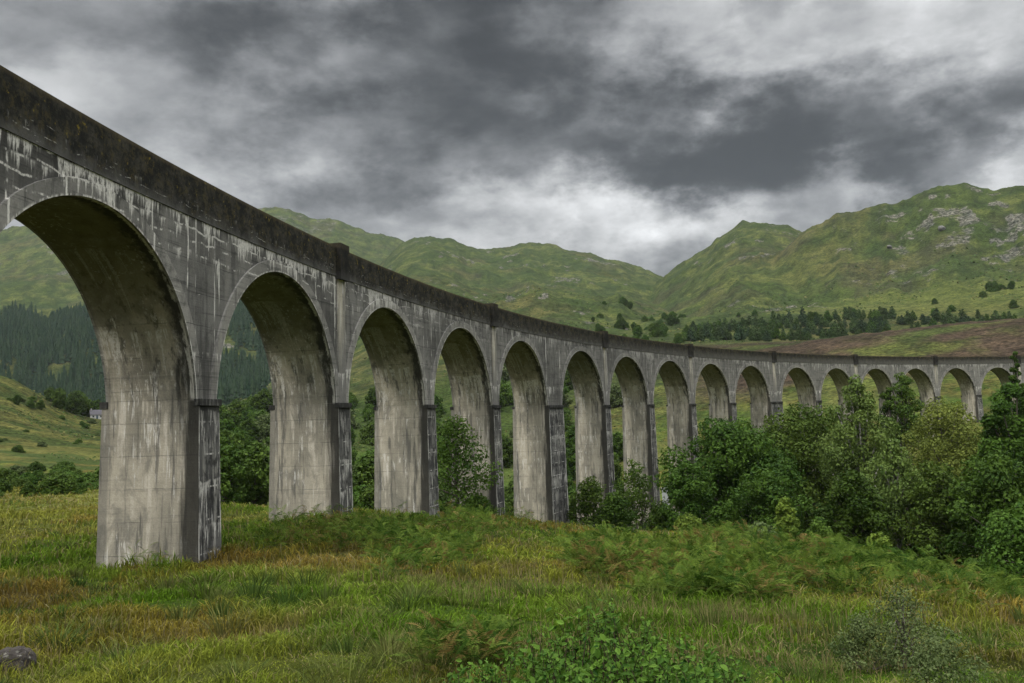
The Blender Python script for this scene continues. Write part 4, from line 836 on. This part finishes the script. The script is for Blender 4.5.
# large cloud masses: (bearing px, height px, half-width deg, half-height deg, gain)
MASS = [(560, 105, 10, 5, -.13), (650, 150, 8, 3.6, -.12), (800, 150, 11, 3.4, -.12), (930, 130, 9, 3.6, -.12), (830, 80, 3.5, 1.8, -.09), (480, 20, 8, 4, -.10), (300, 110, 9, 4, -.07), (180, 20, 9, 4, -.03), (560, 200, 7, 3, -.05),
        (655, 35, 5, 4, .12), (656, 220, 3.8, 2.4, .26), (700, 60, 8, 4, .10), (590, 232, 4, 2, .05), (890, 60, 9, 3, .07), (1000, 60, 6, 5, .06), (120, 110, 9, 6, .0), (60, 40, 10, 6, -.035), (220, 60, 9, 5, -.03), (790, 205, 6, 1.6, .09), (300, 185, 8, 2, .03), (1000, 185, 6, 1.2, .12), (430, 215, 7, 1.5, .06)]
for px, py, ha, he, gn in MASS:
    v = sight(px, py); v = v / np.linalg.norm(v); az_ = math.atan2(v[0], v[1]); e1 = np.array([math.cos(az_), -math.sin(az_), 0]); e2 = np.cross(e1, v)
    def dot(e):
        q = t.nodes.new('ShaderNodeVectorMath'); q.operation = 'DOT_PRODUCT'; n.put(q.inputs[0], DV); q.inputs[1].default_value = tuple(e); return q.outputs['Value']
    a = n.mul(dot(e1), 1 / math.radians(ha)); b = n.mul(dot(e2), 1 / math.radians(he)); f = dot(v)
    g = n.M('EXPONENT', n.mul(n.add(n.mul(a, a), n.mul(b, b)), -.7)); val = n.add(val, n.mul(n.mul(g, gn), n.ss(f, .2, .4)))
val = n.M('SMOOTH_MAX', val, .075, .12)
val = n.mul(val, n.add(.82, n.mul(n.noise(n.vec(dx, dy, n.mul(dz, 1.8)), 11.0, 9, .58, .1), .36)))
val = n.mul(n.M('POWER', n.mul(val, 1 / .30), 1.7), .305)
# the overcast is brighter overhead and behind the camera than along this horizon
val = n.mul(val, n.add(1.0, n.mul(n.ss(dz, .42, .85), 6.0))); val = n.mul(val, n.add(1.0, n.mul(n.ss(dy, .25, -.7), .5)))
colr = n.mix(n.ss(val, .08, .5), (.95, .985, 1.02), (.985, 1.0, 1.01))
bc = t.nodes.new('ShaderNodeVectorMath'); bc.operation = 'SCALE'; n.put(bc.inputs[0], colr); n.put(bc.inputs['Scale'], val)
bg2 = t.nodes.new('ShaderNodeBackground'); n.put(bg2.inputs[0], bc.outputs[0]); bg2.inputs[1].default_value = .88
ms = t.nodes.new('ShaderNodeMixShader'); ms.inputs[0].default_value = .96; t.links.new(bg1.outputs[0], ms.inputs[1]); t.links.new(bg2.outputs[0], ms.inputs[2]); t.links.new(ms.outputs[0], out.inputs[0])
sl = bpy.data.lights.new('sun', 'SUN'); sl.energy = 1.5; sl.angle = math.radians(10); sl.color = (1, .96, .90); so = bpy.data.objects.new('sun', sl); COL.objects.link(so)
sd = Vector((math.sin(SUN_AZ) * math.cos(SUN_EL), math.cos(SUN_AZ) * math.cos(SUN_EL), math.sin(SUN_EL))); so.rotation_euler = sd.to_track_quat('Z', 'Y').to_euler()

HAZE = 0.00003
if HAZE:
    hb = hull('haze', [(-3560, 3560, -3560, 3560, -30, 900)], bpy.data.materials.new('haze_air'), None); m = hb.data.materials[0]; m.use_nodes = True; m.node_tree.nodes.clear()
    o = m.node_tree.nodes.new('ShaderNodeOutputMaterial'); pvn = m.node_tree.nodes.new('ShaderNodeVolumePrincipled'); pvn.inputs['Density'].default_value = HAZE; pvn.inputs['Color'].default_value = (.86, .92, 1, 1); m.node_tree.links.new(pvn.outputs[0], o.inputs['Volume']); tag(hb, kind='stuff')

vs = sc.view_settings; vs.view_transform = 'Standard'; vs.look = 'None'; vs.exposure = .5; vs.gamma = 1; vs.use_curve_mapping = False
cy = sc.cycles if hasattr(sc, 'cycles') else None
sc.render.engine = 'CYCLES'; sc.cycles.max_bounces = 5; sc.cycles.diffuse_bounces = 3; sc.cycles.glossy_bounces = 1; sc.cycles.transmission_bounces = 2; sc.cycles.volume_bounces = 1; sc.cycles.use_denoising = True
